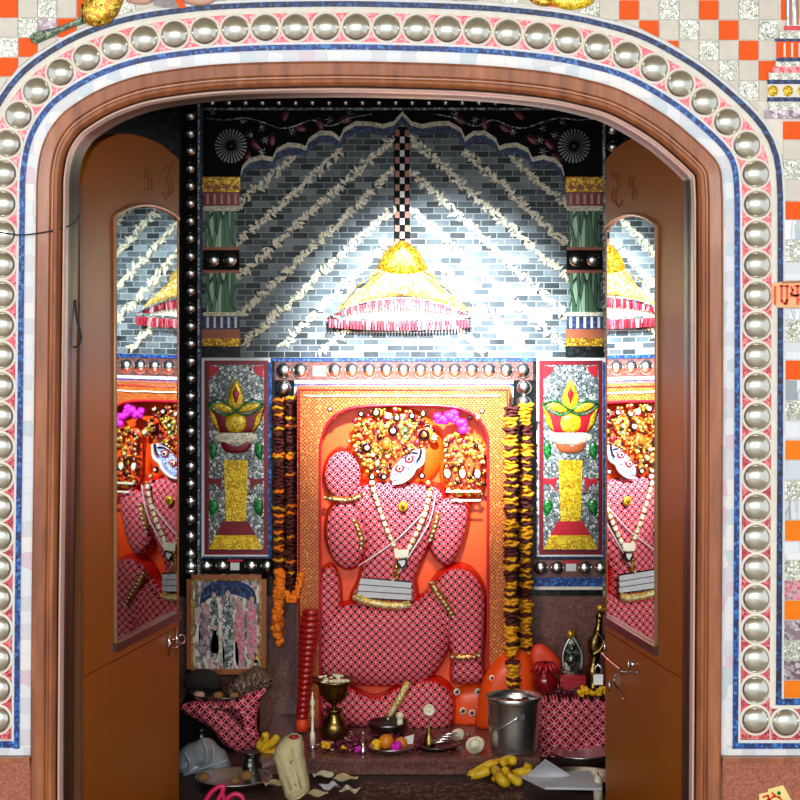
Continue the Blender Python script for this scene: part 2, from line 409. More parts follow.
# front wall: a slab with the arched opening
def ring_wall():
    inner = offs(-1); b = MB(); xs0, xs1, yt, yb = -260, 1080, -160, 900
    outer = []
    n = len(inner)
    for (x, y) in inner:
        if y > 190: outer.append((xs0 if x < 400 else xs1, y))
        else: outer.append(None)
    idx = [i for i, o in enumerate(outer) if o is None]; i0, i1 = idx[0], idx[-1]
    path = resample([(xs0, outer[i0-1][1]), (xs0, yt), (xs1, yt), (xs1, outer[i1+1][1])], len(idx)+2)[1:-1]
    # keep corners: snap nearest samples
    for c in ((xs0, yt), (xs1, yt)):
        j = min(range(len(path)), key=lambda k: math.dist(path[k], c)); path[j] = c
    for k, i in enumerate(idx): outer[i] = path[k]
    f = lambda L, dd: [Vector(((x-VX)*D0/F, dd, EYE+(VY-y)*D0/F)) for x, y in L]
    b.strip(f(outer, D0), f(inner, D0)); b.strip(f(inner, D0+.14), f(outer, D0+.14)); b.strip(f(inner, D0), f(inner, D0+.14)); b.strip(f(outer, D0+.14), f(outer, D0))
    return struct(b.build('wall_front', 'plaster'))
wf = ring_wall()
XL, XR = -.80, .585
struct(MB().box((XL-.1, 4.44, -.02), (XL, 6.156, 2.0)).build('wall_left', 'darkwall'))
struct(MB().box((XR, 4.44, -.02), (XR+.1, 6.156, 2.0)).build('wall_right', 'darkwall'))
wb = struct(MB().box((XL, D1+.008, 0), (XR, D1+.12, 2.0)).build('wall_back', 'stone_in')); MB().box((XL, D1+.0045, P(0, 596, D1).z), (XR, D1+.0079, 1.88)).build('dark_mirror_facing', 'darkwall', wb)
struct(MB().box((XL-.1, 4.30, 1.89), (XR+.1, 6.156, 2.0)).build('ceiling', 'dark'))
struct(MB().box((XL-.1, 4.26, -.08), (XR+.1, 6.156, 0)).build('floor', 'floor_dk'))
struct(MB().box((-3.2, 1.2, 2.7), (3.2, 4.28, 2.8)).build('ceiling_porch', 'porch'))
struct(MB().box((-3.2, -1.2, -.40), (3.2, 4.24, -.35)).build('floor_porch', 'porchfl'))

# frame moulding (swept profile: offset px, projection m towards the camera)
def sweep(prof, m, name, parent=None):
    b = MB(); rows = []
    for o, h in prof: rows.append([P(x, y, D0)+Vector((0, -h, 0)) for x, y in offs(o)])
    b.loft(rows, None, False); ob = b.build(name, m, parent, smooth=True)
    ob.data.set_sharp_from_angle(angle=math.radians(35)) if hasattr(ob.data, 'set_sharp_from_angle') else None
    return ob
fr = thing('trim_1', P(378, 800, D0), None, None); struct(fr)
sweep([(1.5, 0), (1.5, .012), (.5, .018), (-1.5, .021), (-12, .018), (-14, .012), (-15.5, .012), (-17, .018), (-20, .019), (-22.5, .012), (-23.5, 0)], 'frame', 'outer_moulding', fr)
sweep([(-23.0, .004), (-24, -.012), (-25.5, -.012)], 'framedk', 'groove', fr)
sweep([(-25, -.012), (-25.1, .008), (-26, .012), (-27.2, .011), (-28.2, .004), (-28.6, -.02)], 'bead_wood', 'bead_moulding', fr)
sweep([(-28.5, -.018), (-29, -.05), (-29.8, -.055), (-30, -.09), (-30.5, -.12)], 'framedk', 'jamb_lining', fr)

# dado under the mosaic on both sides
for sd, (x0, x1) in (('left', (-255, 31.5)), ('right', (721.5, 1075))):
    g = MB(); g.pbox(x0, 767, x1, 895, D0, .012, 'granite')
    g.pbox(x0, 755.5, x1, 760, D0, .022, 'frame'); g.pbox(x0, 760, x1, 767, D0, .017, 'granite'); struct(g.build('baseboard_'+sd, None))

# ============================================================ ARCH MOSAIC BORDER
ar = thing('mosaic_arch_border', P(378, 750, D0), 'mirror mosaic arch border with big silver domes running around the wooden doorway', 'mosaic border')
band(.8, 13.2, .003, 'cream', 'pale_mosaic_band', ar, 753)
o = band(13.2, 18.5, .007, 'blue', 'inner_blue_band', ar, 748); o['label'] = 'bright blue mirror chip line inside the domes'
band(18.5, 21, .005, 'white', 'white_line', ar, 741.5)
band(21, 50, .0035, 'redchip', 'red_chip_band', ar, 739)
band(50, 56, .005, 'plaster', 'cream_band', ar, 706)
o = band(56, 61.5, .008, 'navy', 'outer_blue_band', ar, 704); o['label'] = 'dark blue mirror chip line outside the domes'
band(61.5, 64, .005, 'white', 'white_line', ar, 700)
for q in ((734, 742.5, 830, 748), (-60, 741, 20, 747)): MB().pbox(*q, D0, .0072, 'blue').build('blue_return', None, ar)
b = MB(); b.pbox(777, 698.5, 830, 704.3, D0, .0082, 'blue'); b.build('blue_return', None, ar)
b = MB(); b.pbox(736, 739.5, 830, 742.5, D0, .0052, 'white'); b.pbox(771, 704.3, 830, 708, D0, .0052, 'plaster'); b.pbox(771, 708, 830, 739.5, D0, .0036, 'redchip')
b.pbox(722, 748, 830, 755, D0, .0034, 'cream'); b.build('corner_mosaic', None, ar); MB().pbox(-60, 747, 32, 755, D0, .0034, 'cream').build('corner_mosaic', None, ar)
R = px(14, D0)
def dome_mesh(nm, r, sq, m, parent, loc, ringm=None, ring=1.12):
    b = MB(); b.lathe([(r*math.cos(t*PI/20), r*sq*math.sin(t*PI/20)) for t in range(0, 10)]+[(r*.02, r*sq)], loc, m, 26, 'y')
    if ringm: b.lathe([(r*ring, -.001), (r*ring, .002), (r*1.0, .003), (r*.9, .003)], loc, ringm, 26, 'y', smooth=False)
    return b.build(nm, None, parent, origin=loc)
cl = offs(35.8); cl = [q for q in cl if q[1] <= 722.5]
L = sum(math.dist(a, b_) for a, b_ in zip(cl[:-1], cl[1:])); nb = round(L/30.1)+1
cen = resample(cl, nb); cen += [(cen[-1][0]+30.3, 722), (cen[-1][0]+60.6, 722)]
first = None
for (x, y) in cen:
    loc = P(x, y, D0)+Vector((0, -.0035, 0))
    if first is None: first = dome_mesh('silver_dome', R, .62, 'dome', ar, loc, 'plaster')
    else: inst(first, 'silver_dome', loc, ar)

# ============================================================ TILED WALL ABOVE
tk = {'o': 'orange_t', 'a': 'amber_t', 'g': 'grey_t', 'c': 'crack_t', 'm': 'mirror_t', 'p': 'pink_t', 'v': 'mauve_t', 'w': 'cream'}
tl = MB()
out_edge = offs(65)
def outside(x, y):                          # beyond the arch border?
    pts = out_edge; ins = False; n = len(pts)
    for i in range(n):
        x1, y1 = pts[i]; x2, y2 = pts[(i+1) % n]
        if (y1 > y) != (y2 > y) and x < (x2-x1)*(y-y1)/(y2-y1)+x1: ins = not ins
    return not ins
def tile(x0, y0, x1, y1, k):
    cs = [(x0+.5, y0+.5), (x1-.5, y0+.5), (x1-.5, y1-.5), (x0+.5, y1-.5)]
    per = []
    for a, b_ in zip(cs, cs[1:]+cs[:1]):
        for i in range(8): per.append((a[0]+(b_[0]-a[0])*i/8, a[1]+(b_[1]-a[1])*i/8))
    good = [q for q in per if outside(*q)]
    if len(good) < 3: return
    if len(good) < len(per):                # cut the tile along the border line
        i = next(j for j in range(len(per)) if outside(*per[j]) and not outside(*per[j-1]))
        per = per[i:]+per[:i]; good = []
        for q in per:
            if outside(*q): good.append(q)
            else: break
        if len(good) < 3: return
    tl.prism(good, D0, .004, tk[k])
leftmap = {(0,0):'o',(1,0):'g',(2,0):'c',(3,0):'g',(4,0):'o',(5,0):'g',(6,0):'c',(7,0):'g',(0,1):'g',(1,1):'c',(2,1):'v',(3,1):'o',(4,1):'g',(5,1):'g',(6,1):'c',(0,2):'c',(1,2):'o',(2,2):'g',(3,2):'c',(4,2):'g',(5,2):'c',(0,3):'o',(1,3):'g',(2,3):'g',(0,4):'g',(1,4):'c',(0,5):'c',(-1,3):'g',(-1,4):'o'}
for i in range(-6, 12):
    for j in range(-4, 8):
        k = leftmap.get((i, j), 'gcgo'[(i+j) % 4]); tile(-1+i*19.5, -1.5+j*19.6, -1+(i+1)*19.5, -1.5+(j+1)*19.6, k)
for i in range(0, 17):
    for j in range(-4, 9):
        x0 = 440+i*19.9; k = 'ogcg'[((i-9)-j) % 4]
        if x0+19.9 > 780 and j*20.2 < 122 : continue
        if x0 > 755 and j >= 5: continue
        if x0 >= 233: tile(x0, j*20.2, x0+19.9, (j+1)*20.2, k)
for i in range(11, 22):
    for j in range(-4, 0): tile(-1+i*19.5, j*20, -1+(i+1)*19.5, (j+1)*20, 'gcgo'[(i+j) % 4])
for i in range(11, 22): tile(-1+i*19.5, 0, -1+(i+1)*19.5, 12, 'gcgo'[(i) % 4])
ys = [(121,140,'o'),(140,160,'g'),(160,180,'c'),(180,201,'g'),(201,220,'o'),(220,240,'m'),(240,262,'c'),(262,281,'w'),(281,308,'w'),(308,320,'m'),(320,342,'c'),(342,360,'w'),(360,380,'o'),(380,400,'m'),(400,420,'c'),(420,440,'w'),(440,460,'a'),(460,480,'w'),(480,500,'c'),(500,520,'m'),(520,541,'a'),(541,560,'w'),(560,580,'c'),(580,600,'p'),(600,620,'a'),(620,640,'v'),(640,660,'c'),(660,680,'v'),(680,698,'a')]
for (a, b_, k) in ys:
    for i in range(3):
        kk = k if i == 0 else 'wcgoa'[(i*2+int(a/20)) % 5]
        if a < 122 or True: tl.pbox(783+i*20.5, a+.6, 803+i*20.5, b_-.6, D0, .004, tk[kk])
tlo = tl.build('tile_checker', None, wf)

# mosaic mace, feet and gold shape cut by the top edge
mc = thing('mosaic_mace', P(75, 38, D0), 'mosaic mace with green handle and ribbed yellow head at top left', 'mosaic figure')
b = MB(); b.dome([(30, 36), (40, 31), (58, 27), (78, 19), (86, 13), (88, 22), (72, 28), (55, 36), (42, 42), (34, 44)], [(38, 38), (82, 19)], D0-.004, .012, None); o = b.build('handle', crackle('mace_green', ['6d8468', '86997a', '4f6650'], 60, '2f3c2c', .04, .35, .1), mc)
o = MB().dome([(80, 12), (86, -2), (100, -12), (122, -8), (122, 6), (112, 22), (100, 27), (86, 24)], [(90, 14), (112, 0)], D0-.004, .02, None).build('head', 'gold', mc)
b = MB()
for k in range(5): b.tube([P(84+k*8, 14-k*4+4*t*(1), D0)+Vector((0, -.02, 0)) for t in (-2.2, 0, 2.4)], .0016)
b.build('rib', 'gem', mc)
ft = thing('mosaic_feet', P(170, 12, D0), 'peach mosaic feet with dark anklets cut off by the top edge', 'mosaic figure')
MB().dome([(128, -8), (150, -12), (152, 2), (140, 5), (126, 1)], [(132, -3), (148, -3)], D0-.004, .012, None).build('foot', 'skin', ft)
MB().dome([(178, -8), (212, -10), (214, 2), (200, 6), (186, 3)], [(184, -2), (208, -2)], D0-.004, .012, None).build('foot', 'skin', ft)
MB().prism([(150, -10), (172, -10), (180, 8), (165, 8), (154, 5)], D0-.004, .006).build('anklet', 'gem', ft)
MB().prism([(170, -10), (178, -10), (186, 8), (180, 9)], D0-.004, .007).build('band', 'orange_t', ft)
gs = thing('mosaic_garment', P(560, 12, D0), 'golden yellow mosaic shape above the arch right of centre', 'mosaic figure')
MB().dome([(550, -8), (572, -12), (594, -8), (592, 4), (575, 10), (560, 8), (550, 1)], [(560, 0), (585, -2)], D0-.004, .012, None).build('skirt', 'yellowbr', gs)
MB().dome([(528, -6), (540, -8), (550, -2), (552, 5), (540, 6), (530, 1)], [(536, -1), (546, 1)], D0-.004, .01, None).build('fold', 'gold', gs)
# mosaic pillar foot at the top right
mp = thing('mosaic_pillar', P(790, 120, D0), 'banded mosaic pillar foot with red, blue and yellow lozenge rows at top right', 'mosaic pillar')
rows = [(-80, 26, 786, 'mirror_t', 'shaft'), (26, 31, 784, 'redfoil', 'red_band'), (31, 39, 779, 'crack_t', 'mirror_band'), (39, 42, 775, 'navy', 'blue_band'), (42, 58, 776, 'orange_t', 'cell_band'), (58, 62, 776, 'navy', 'blue_band'), (62, 67, 775, 'crack_t', 'mirror_band'), (67, 73, 771, 'redchip', 'red_band'), (73, 80, 768, 'crack_t', 'mirror_band'), (80, 84.5, 767, 'navy', 'blue_band'), (84.5, 97.5, 767, 'plaster', 'lozenge_band'), (97.5, 102, 767, 'navy', 'blue_band'), (102, 110, 768, 'crack_t', 'mirror_band'), (110, 118.5, 764, 'mauve_t', 'grey_band')]
for (a, b_, x0, m, nm) in rows: MB().pbox(x0, a, 835, b_, D0, .009).build(nm, m, mp)
for x in (773, 788, 803, 818): MB().dome(ell(x, 91, 5.2, 5.6, 12), [(x, 91)], D0-.009, .004, None, n=24, N=4).build('lozenge', 'yellowbr', mp)
for x in (783.5, 791, 798.5): MB().pbox(x, 43, x+2, 57, D0-.009, .002).build('divider', 'plaster', mp)
for x in (789, 796): MB().pbox(x, -60, x+3, 25, D0-.009, .003).build('flute', 'frame', mp)
for (a, b_) in ((22, 40),): MB().pbox(781, 0, 785.5, 20, D0, .006).build('edge_strip', 'orange_t', mp)

# painted word on the right edge
tx = thing('painted_lettering', P(790, 306, D0), 'orange-red Devanagari lettering on the wall beside the right dome column', 'lettering')
MB().prism([(772, 284), (782, 281.5), (815, 280.5), (815, 308), (778, 307.5), (772, 303)], D0-.008, .0015).build('halo', 'texthalo', tx)
def stroke(L, w_, d, nm, m, par):
    b = MB()
    for poly in L:
        for a, c in zip(poly[:-1], poly[1:]):
            dx, dy = c[0]-a[0], c[1]-a[1]; l = math.hypot(dx, dy) or 1; nx, ny = -dy/l*w_/2, dx/l*w_/2; ex, ey = dx/l*w_*.3, dy/l*w_*.3
            b.prism([(a[0]-ex+nx, a[1]-ey+ny), (c[0]+ex+nx, c[1]+ey+ny), (c[0]+ex-nx, c[1]+ey-ny), (a[0]-ex-nx, a[1]-ey-ny)], d, .0015)
    return b.build(nm, m, par)
stroke([[(775, 287), (775, 304)], [(781.5, 286), (781.5, 301), (785, 304), (787, 300)], [(787, 286), (787, 304)], [(780, 286), (788, 286)]], 2.2, D0-.0096, 'letter', 'textred', tx)
stroke([[(791, 287), (793, 290), (791, 294), (796, 296)], [(791, 296), (800, 295)], [(797.5, 286), (797.5, 304)], [(795, 286), (812, 286)], [(806, 286), (806, 304)], [(800, 300), (806, 295)]], 2.3, D0-.0096, 'letter', 'textred', tx)
stroke([[(782, 282.5), (814, 281.5)]], 1.6, D0-.0096, 'headline', 'rope_o', tx)
st = thing('festival_sticker', P(775, 800, D0), 'cream sticker with red symbol stuck on brown granite at lower right', 'sticker')
MB().prism([(759, 794), (768, 792), (768, 789), (783, 785), (795, 806), (760, 812)], D0-.0125, .001).build('paper', 'sticker', st)
stroke([[(763, 797), (768, 795.5), (769, 799), (765, 802)], [(769, 800), (774, 796), (779, 797), (783, 802)], [(772, 793), (775, 795)]], 2., D0-.0137, 'symbol', 'textred', st)
MB().prism(ell(779, 793, 2, 2, 10), D0-.0137, .001).build('dot', 'green', st)

# wire on the left
wv = smooth_open([(-40, 231), (0, 232.5), (20, 235), (40, 233), (60, 229), (74, 223), (79, 214)], 40)
b = MB(); b.tube([P(x, y, D0-.03+.04*max(0, (x-40)/40)) for x, y in wv], .0016)
tag(b.build('cable', 'wire'), 'thin black cable running across the left side of the door frame', 'cable')

# ============================================================ DOOR LEAVES
HL = (P(82, 245, 4.43).x, 4.43); FL = (P(179, 245, 5.03).x, 5.03)
HR = (P(688, 245, 4.43).x, 4.43); FR = (P(605.5, 245, 5.03).x, 5.03)
def leaf(Hh, Fr, sgn, name, idx):
    hx, hy = Hh; fx, fy = Fr; Ln = math.hypot(fx-hx, fy-hy); ux, uy = (fx-hx)/Ln, (fy-hy)/Ln
    nx, ny = uy*sgn, -ux*sgn          # towards the middle of the opening
    def W(u, z, t=0.): return Vector((hx+ux*u*Ln+nx*t, hy+uy*u*Ln+ny*t, z))
    def fromp(x, y, t=0.):
        k = (x-VX)/F; u = (k*hy-hx)/((fx-hx)-k*(fy-hy)); return u, EYE+(VY-y)*(hy+u*(fy-hy))/F
    root = thing(name, (hx, hy, .02), None, None); struct(root)
    u0 = fromp(114 if sgn > 0 else 657.5, 400)[0]; u1 = .985
    zb = fromp(114, 645)[1] if sgn > 0 else fromp(657.5, 648)[1]
    zs = fromp(114, 216)[1] if sgn > 0 else fromp(657.5, 226)[1]; zp = zs+.030
    zt = [(0, 1.49), (.06, 1.545), (.16, 1.58), (.35, 1.605), (.55, 1.608), (.8, 1.595), (1, 1.565)]
    zt = smooth_open(zt, 41)
    def top(u):
        for a, c in zip(zt[:-1], zt[1:]):
            if a[0] <= u <= c[0]: return a[1]+(c[1]-a[1])*(u-a[0])/(c[0]-a[0])
        return zt[-1][1]
    def arch(u):
        s_ = (u-u0)/(u1-u0); s_ = min(1, max(0, s_)); return zs+(zp-zs)*math.sin(PI*s_)**.7
    TH = .032
    def col(b, us, lo, hi, t0=-TH, t1=0., m='door'):
        A = [W(u, lo(u), t1) for u in us]; B = [W(u, hi(u), t1) for u in us]; A2 = [W(u, lo(u), t0) for u in us]; B2 = [W(u, hi(u), t0) for u in us]
        b.strip(A, B, m); b.strip(B2, A2, m); b.strip(B, B2, m); b.strip(A2, A, m); n = len(us)-1
        b.add([A[0], B[0], B2[0], A2[0]], [(0, 1, 2, 3)], m); b.add([A[n], B[n], B2[n], A2[n]], [(0, 3, 2, 1)], m)
    b = MB(); lin_ = lambda a, c, n: [a+(c-a)*i/n for i in range(n+1)]
    col(b, lin_(0, u0, 8), lambda u: zb-.033, top); col(b, lin_(u0, u1, 24), arch, top); col(b, [u1, 1], lambda u: zb-.033, top)
    b.build('stile_and_arch_rail', None, root)
    b = MB(); col(b, [0, 1], lambda u: .02, lambda u: zb-.035); b.build('lower_panel', None, root)
    b = MB(); col(b, [u0, u1], lambda u: zb-.033, lambda u: zb, -TH, .0, 'door'); b.build('bottom_rail', None, root)
    b = MB(); col(b, lin_(u0, u1, 24), lambda u: zb, arch, -.006, -.001, 'glass'); b.build('glass_pane', None, root)
    b = MB(); uu = lin_(u0, u1, 24)
    pts = [W(u0+.004, zb, .002)]+[W(u, arch(u)-.002, .002) for u in uu]
    b.tube(pts, .0045); b.build('glazing_bead', 'trimlight', root)
    b = MB(); col(b, [u0-.012, u1], lambda u: zb-.014, lambda u: zb+.004, 0, .010, 'steel_dk'); b.build('sill_bead', 'door_edge', root)
    b = MB(); col(b, [-.035, -.002], lambda u: .02, lambda u: 1.49, -TH, .004, 'door_edge'); b.build('hinge_stile', None, root)
    return root, W, fromp
dL, WL, fL = leaf(HL, FL, 1, 'door_1', 1)
dR, WR, fR = leaf(HR, FR, -1, 'door_2', 2)
def doorline(Wf, ff, L, r, nm, m, par, t=.001):
    b = MB()
    for poly in L:
        pts = []
        for x, y in poly:
            u, z = ff(x, y); pts.append(Wf(u, z, t))
        b.tube(pts, r)
    return b.build(nm, m, par)
# engraved emblems
def swa(cx, cy, a, h):
    return [[(cx-a, cy-h), (cx-a, cy), (cx+a, cy), (cx+a, cy+h)], [(cx+a, cy-h), (cx, cy-h), (cx, cy+h), (cx-a, cy+h)]]
def om(cx, cy, a, h, s=1):
    f = lambda L: [(cx+s*x*a, cy+y*h) for x, y in L]
    return [smooth_open(f([(-.9, -.7), (-.3, -1), (.1, -.6), (-.4, -.15), (.2, .2), (.1, .8), (-.5, 1), (-1, .6)]), 20), smooth_open(f([(-.2, -.1), (.4, -.2), (.8, .1), (.9, .6), (.5, .7)]), 12), smooth_open(f([(.1, -1.0), (.5, -.75), (.95, -1.1)]), 8)]
doorline(WL, fL, swa(148, 178, 3.5, 12), .0014, 'engraved_emblem', 'door_edge', dL)
doorline(WL, fL, om(168, 182, 5.5, 17), .0014, 'engraved_emblem', 'door_edge', dL)
doorline(WR, fR, om(617, 190, 5.5, 17, -1), .0014, 'engraved_emblem', 'door_edge', dR)
doorline(WR, fR, swa(633, 188, 3.5, 11), .0014, 'engraved_emblem', 'door_edge', dR)
# bolts and latches
doorline(WL, fL, [[(166.5, 631), (166.5, 656)], [(174, 629), (174, 652)]], .0022, 'latch_bar', 'chrome', dL, .006)
doorline(WL, fL, [ell(171, 643.5, 4.2, 4.4, 14)+[(175.2, 643.5)]], .0022, 'latch_ring', 'chrome', dL, .008)
doorline(WL, fL, [ell(178, 639, 4, 4.4, 14)+[(182, 639)]], .0022, 'latch_ring', 'chrome', dL, .008)
b = MB(); b.tube([P(x, y, D0+.08) for x, y in smooth_open([(75, 300), (71, 325), (69, 338), (73, 347), (79, 345), (81, 335), (77, 320), (75, 300)], 30)], .0022); b.build('door_hook', 'wire', dL)
doorline(WR, fR, [[(608, 640), (608, 655)], [(632, 658), (632, 672)], smooth_open([(604, 652), (612, 660), (622, 668), (626, 672), (618, 676), (619, 685), (627, 699)], 24)], .0022, 'latch_bar', 'chrome', dR, .008)
doorline(WR, fR, [[(626, 672), (640, 672)], [(612, 680), (612, 692)]], .0024, 'latch_bar', 'steel', dR, .006)
u, z = fR(646, 691); b = MB()
for (x, y) in ((634.5, 664),): 
    u, z = fR(x, y); b.ball(WR(u, z, .004), .007)
b.build('screw_knob', 'chrome', dR)
u, z = fR(608, 672)
pad = thing('padlock', WR(u, z-.03, .02), 'steel padlock hanging open on the right door latch', 'padlock')
b = MB(); c = WR(u, z, .024); b.box(c+Vector((-.011, -.006, -.028)), c+Vector((.011, .006, -.004))); b.build('body', 'steel', pad)
b = MB(); b.tube([c+Vector((-.007, 0, -.004)), c+Vector((-.007, 0, .012)), c+Vector((0, 0, .018)), c+Vector((.007, 0, .012)), c+Vector((.007, 0, -.004))], .0022); b.build('shackle', 'chrome', pad)

# ============================================================ BACK WALL MOSAICS
def bead_strip(name, label, pts, r, dk, bands, group=None):
    xs = [p_[0] for p_ in pts]; ys_ = [p_[1] for p_ in pts]
    root = thing(name, P(sum(xs)/len(xs), max(ys_)+6, D1), label, 'mosaic border', group)
    b = MB()
    for (x0, y0, x1, y1, m, t) in bands: b.pbox(x0, y0, x1, y1, D1+.004, t+.004, m)
    b.build('backing', None, root); f = None
    for (x, y) in pts:
        loc = P(x, y, D1)+Vector((0, -.004, 0))
        if f is None: f = dome_mesh('silver_bead', px(r, D1), .7, 'dome_in', root, loc)
        else: inst(f, 'silver_bead', loc, root)
    return root
bead_strip('silver_bead_column', 'tall column of small silver beads along the left edge of the shrine wall', [(190, 115+i*17.55) for i in range(27)], 6.2, 'dark', [(181, 90, 198, 596, 'dark', .004), (198, 96, 200, 596, 'silverleaf', .006), (200, 96, 202.5, 596, 'navy', .005)])
bead_strip('silver_bead_column', 'column of small silver beads behind the open right door leaf', [(613, 129+i*17.55) for i in range(27)], 6.2, 'dark', [(605, 90, 622, 596, 'dark', .004), (602.5, 96, 605, 596, 'silverleaf', .006)])
bead_strip('silver_bead_row', 'row of tiny silver beads along the top of the shrine wall under the arch', [(212+i*16.7, 102) for i in range(23)], 3.6, 'dark', [(198.2, 92, 604.8, 108, 'dark', .0045), (202.7, 108, 602.3, 110, 'silverleaf', .006)])
mid = [(284, 388)]+[(284+i*16.6, 370.5) for i in range(2)]+[(335+i*17.1, 370.5) for i in range(12)]+[(524, 387.5), (524, 403)]
r_ = bead_strip('silver_bead_row', 'row of dark-backed silver beads framing the top of the orange idol slab', mid, 8, 'redfoil', [(272, 358, 536, 361, 'blue', .008), (275, 361, 533, 380, 'stone_in', .004), (275, 380, 294.5, 396, 'dark', .0035), (513.5, 380, 533, 412, 'dark', .0035), (294.8, 380, 513.2, 383, 'white', .008), (294.8, 383, 513.2, 386.5, 'blue', .006), (294.5, 386.5, 297, 400, 'white', .008), (510.5, 386.5, 513.2, 404, 'white', .008)])
MB().pbox(313, 366, 326, 376, D1-.004, .003).build('plain_tile', 'grey_t', r_)
r_ = bead_strip('silver_bead_row', 'short row of silver beads below the left lamp mosaic', [(190, 566.5), (206, 566), (222, 566), (251, 566), (267, 566)], 6.8, 'dark', [(198.3, 558, 274, 576, 'dark', .004), (228, 559, 243, 561, 'redfoil', .008)])
MB().pbox(230.5, 562.5, 239.5, 570, D1-.004, .003).build('plain_tile', 'white', r_)
r_ = bead_strip('silver_bead_row', 'short row of silver beads below the right lamp mosaic', [(541, 568), (557, 568), (585, 568), (601, 568)], 7.2, 'dark', [(534, 559, 602.3, 577, 'stone_in', .004), (563, 560, 579, 563, 'redfoil', .008), (533, 577, 602.3, 586, 'blue', .006), (533, 586, 602.3, 589, 'plaster', .01)])
MB().pbox(566, 563.5, 576, 571, D1-.004, .003).build('plain_tile', 'white', r_)

mw = thing('mirror_arch_mosaic', P(403, 357, D1), 'grey mirror brick mosaic with crystal flower chains under a scalloped arch', 'wall mosaic')
MB().pbox(202.7, 110, 602.3, 357.5, D1+.004, .006).build('brick_field', 'brick', mw)
sc = [(241, 178), (243, 170), (250, 163), (262, 160), (273, 162), (277, 153), (288, 147.5), (300, 148.5), (306, 151), (309, 143), (320, 135.5), (332, 136), (340, 142), (344, 133), (356, 126), (370, 126.5), (383, 129), (394, 126), (402.5, 116)]
mir = lambda L: [(805-x, y) for x, y in L]
full = sc+[(805-x, y) for x, y in sc[::-1][1:]]
# black spandrel above the scallops
b = MB(); top_ = [(x, 110.5) for x, y in full]; t = .004
A = [P(x, y, D1)+Vector((0, -t, 0)) for x, y in full]; B = [P(x, y, D1)+Vector((0, -t, 0)) for x, y in top_]
A2 = [v+Vector((0, t, 0)) for v in A]
b.strip(A, B); b.strip(A2, A)
b.pbox(203, 110.5, 241, 178, D1, t); b.pbox(564, 110.5, 602, 178, D1, t); b.build('dark_spandrel', 'dark', mw)
for sh, w_, m, nm in ((3.5, 7, 'navy', 'blue_scallop_line'), (-2.5, 4.6, 'crystal', 'crystal_scallop_line')):
    b = MB(); A = [P(x, y+sh-w_/2, D1)+Vector((0, -.010, 0)) for x, y in full]; B = [P(x, y+sh+w_/2, D1)+Vector((0, -.010, 0)) for x, y in full]
    A0 = [v+Vector((0, .01, 0)) for v in A]; B0 = [v+Vector((0, .01, 0)) for v in B]
    b.strip(B, A); b.strip(A, A0); b.strip(B0, B); b.build(nm, m, mw)
# crystal chains
ch = [((239, 204), (291, 160)), ((239, 242), (341, 151)), ((239, 277), (393, 139)), ((239, 316), (393, 172)), ((246, 342), (393, 209)), ((282, 346), (382, 248)), ((322, 352), (352, 325))]
for side in (0, 1):
    for (a, c) in ch:
        b = MB(); n = max(2, int(math.dist(a, c)/5.2))
        for i in range(n+1):
            t = i/n; x = a[0]+(c[0]-a[0])*t; y = a[1]+(c[1]-a[1])*t
            if side: x = 805-x
            for k in range(3):
                an = random.uniform(0, PI); L_ = random.uniform(3, 5.4); xx, yy = x+random.uniform(-3.2, 3.2), y+random.uniform(-3.2, 3.2)
                b.prism([(xx+L_*math.cos(an), yy+L_*math.sin(an)), (xx-1.7*math.sin(an), yy+1.7*math.cos(an)), (xx-L_*math.cos(an), yy-L_*math.sin(an)), (xx+1.7*math.sin(an), yy-1.7*math.cos(an))], D1-.002, random.uniform(.002, .007))
        b.build('crystal_flower_chain', 'crystal', mw)
# corner rosettes and sprays
for sx in (0, 1):
    f = (lambda x: 805-x) if sx else (lambda x: x)
    b = MB()
    for k in range(26):
        an = 2*PI*k/26; b.prism([(f(231+5*math.cos(an)), 146+5*math.sin(an)), (f(231+16*math.cos(an+.12)), 146+17*math.sin(an+.12)), (f(231+16*math.cos(an-.0)), 146+17*math.sin(an-.0))], D1-.004, .002)
    b.ball(P(f(231), 146, D1-.008), .006); b.build('star_rosette', 'steel_dk', mw)
    b = MB(); vine = smooth_open([(206, 118), (225, 120), (245, 118), (262, 122), (280, 128), (295, 126), (312, 120), (330, 126), (350, 118), (372, 114)], 60)
    b.tube([P(f(x), y, D1-.005) for x, y in vine], .0022)
    for (x, y) in ((243, 121), (262, 128), (265, 140), (262, 152), (292, 132), (330, 120), (350, 113), (212, 112), (250, 135)):
        for k in range(6):
            an = 2*PI*k/6+x; b.prism([(f(x+1*math.cos(an+.5)), y+1*math.sin(an+.5)), (f(x+5*math.cos(an)), y+5*math.sin(an)), (f(x+1*math.cos(an-.5)), y+1*math.sin(an-.5))], D1-.004, .003)
    b.build('silver_vine', 'silverleaf', mw)
    b = MB()
    for (x, y) in ((255, 145), (272, 140), (300, 128), (320, 124), (248, 158), (285, 115), (345, 120)):
        MB().dome(ell(f(x), y, 7, 4, 10, random.uniform(0, 2)), [(f(x), y)], D1-.004, .002, n=16, N=3).build('red_leaf', 'redflower', mw)
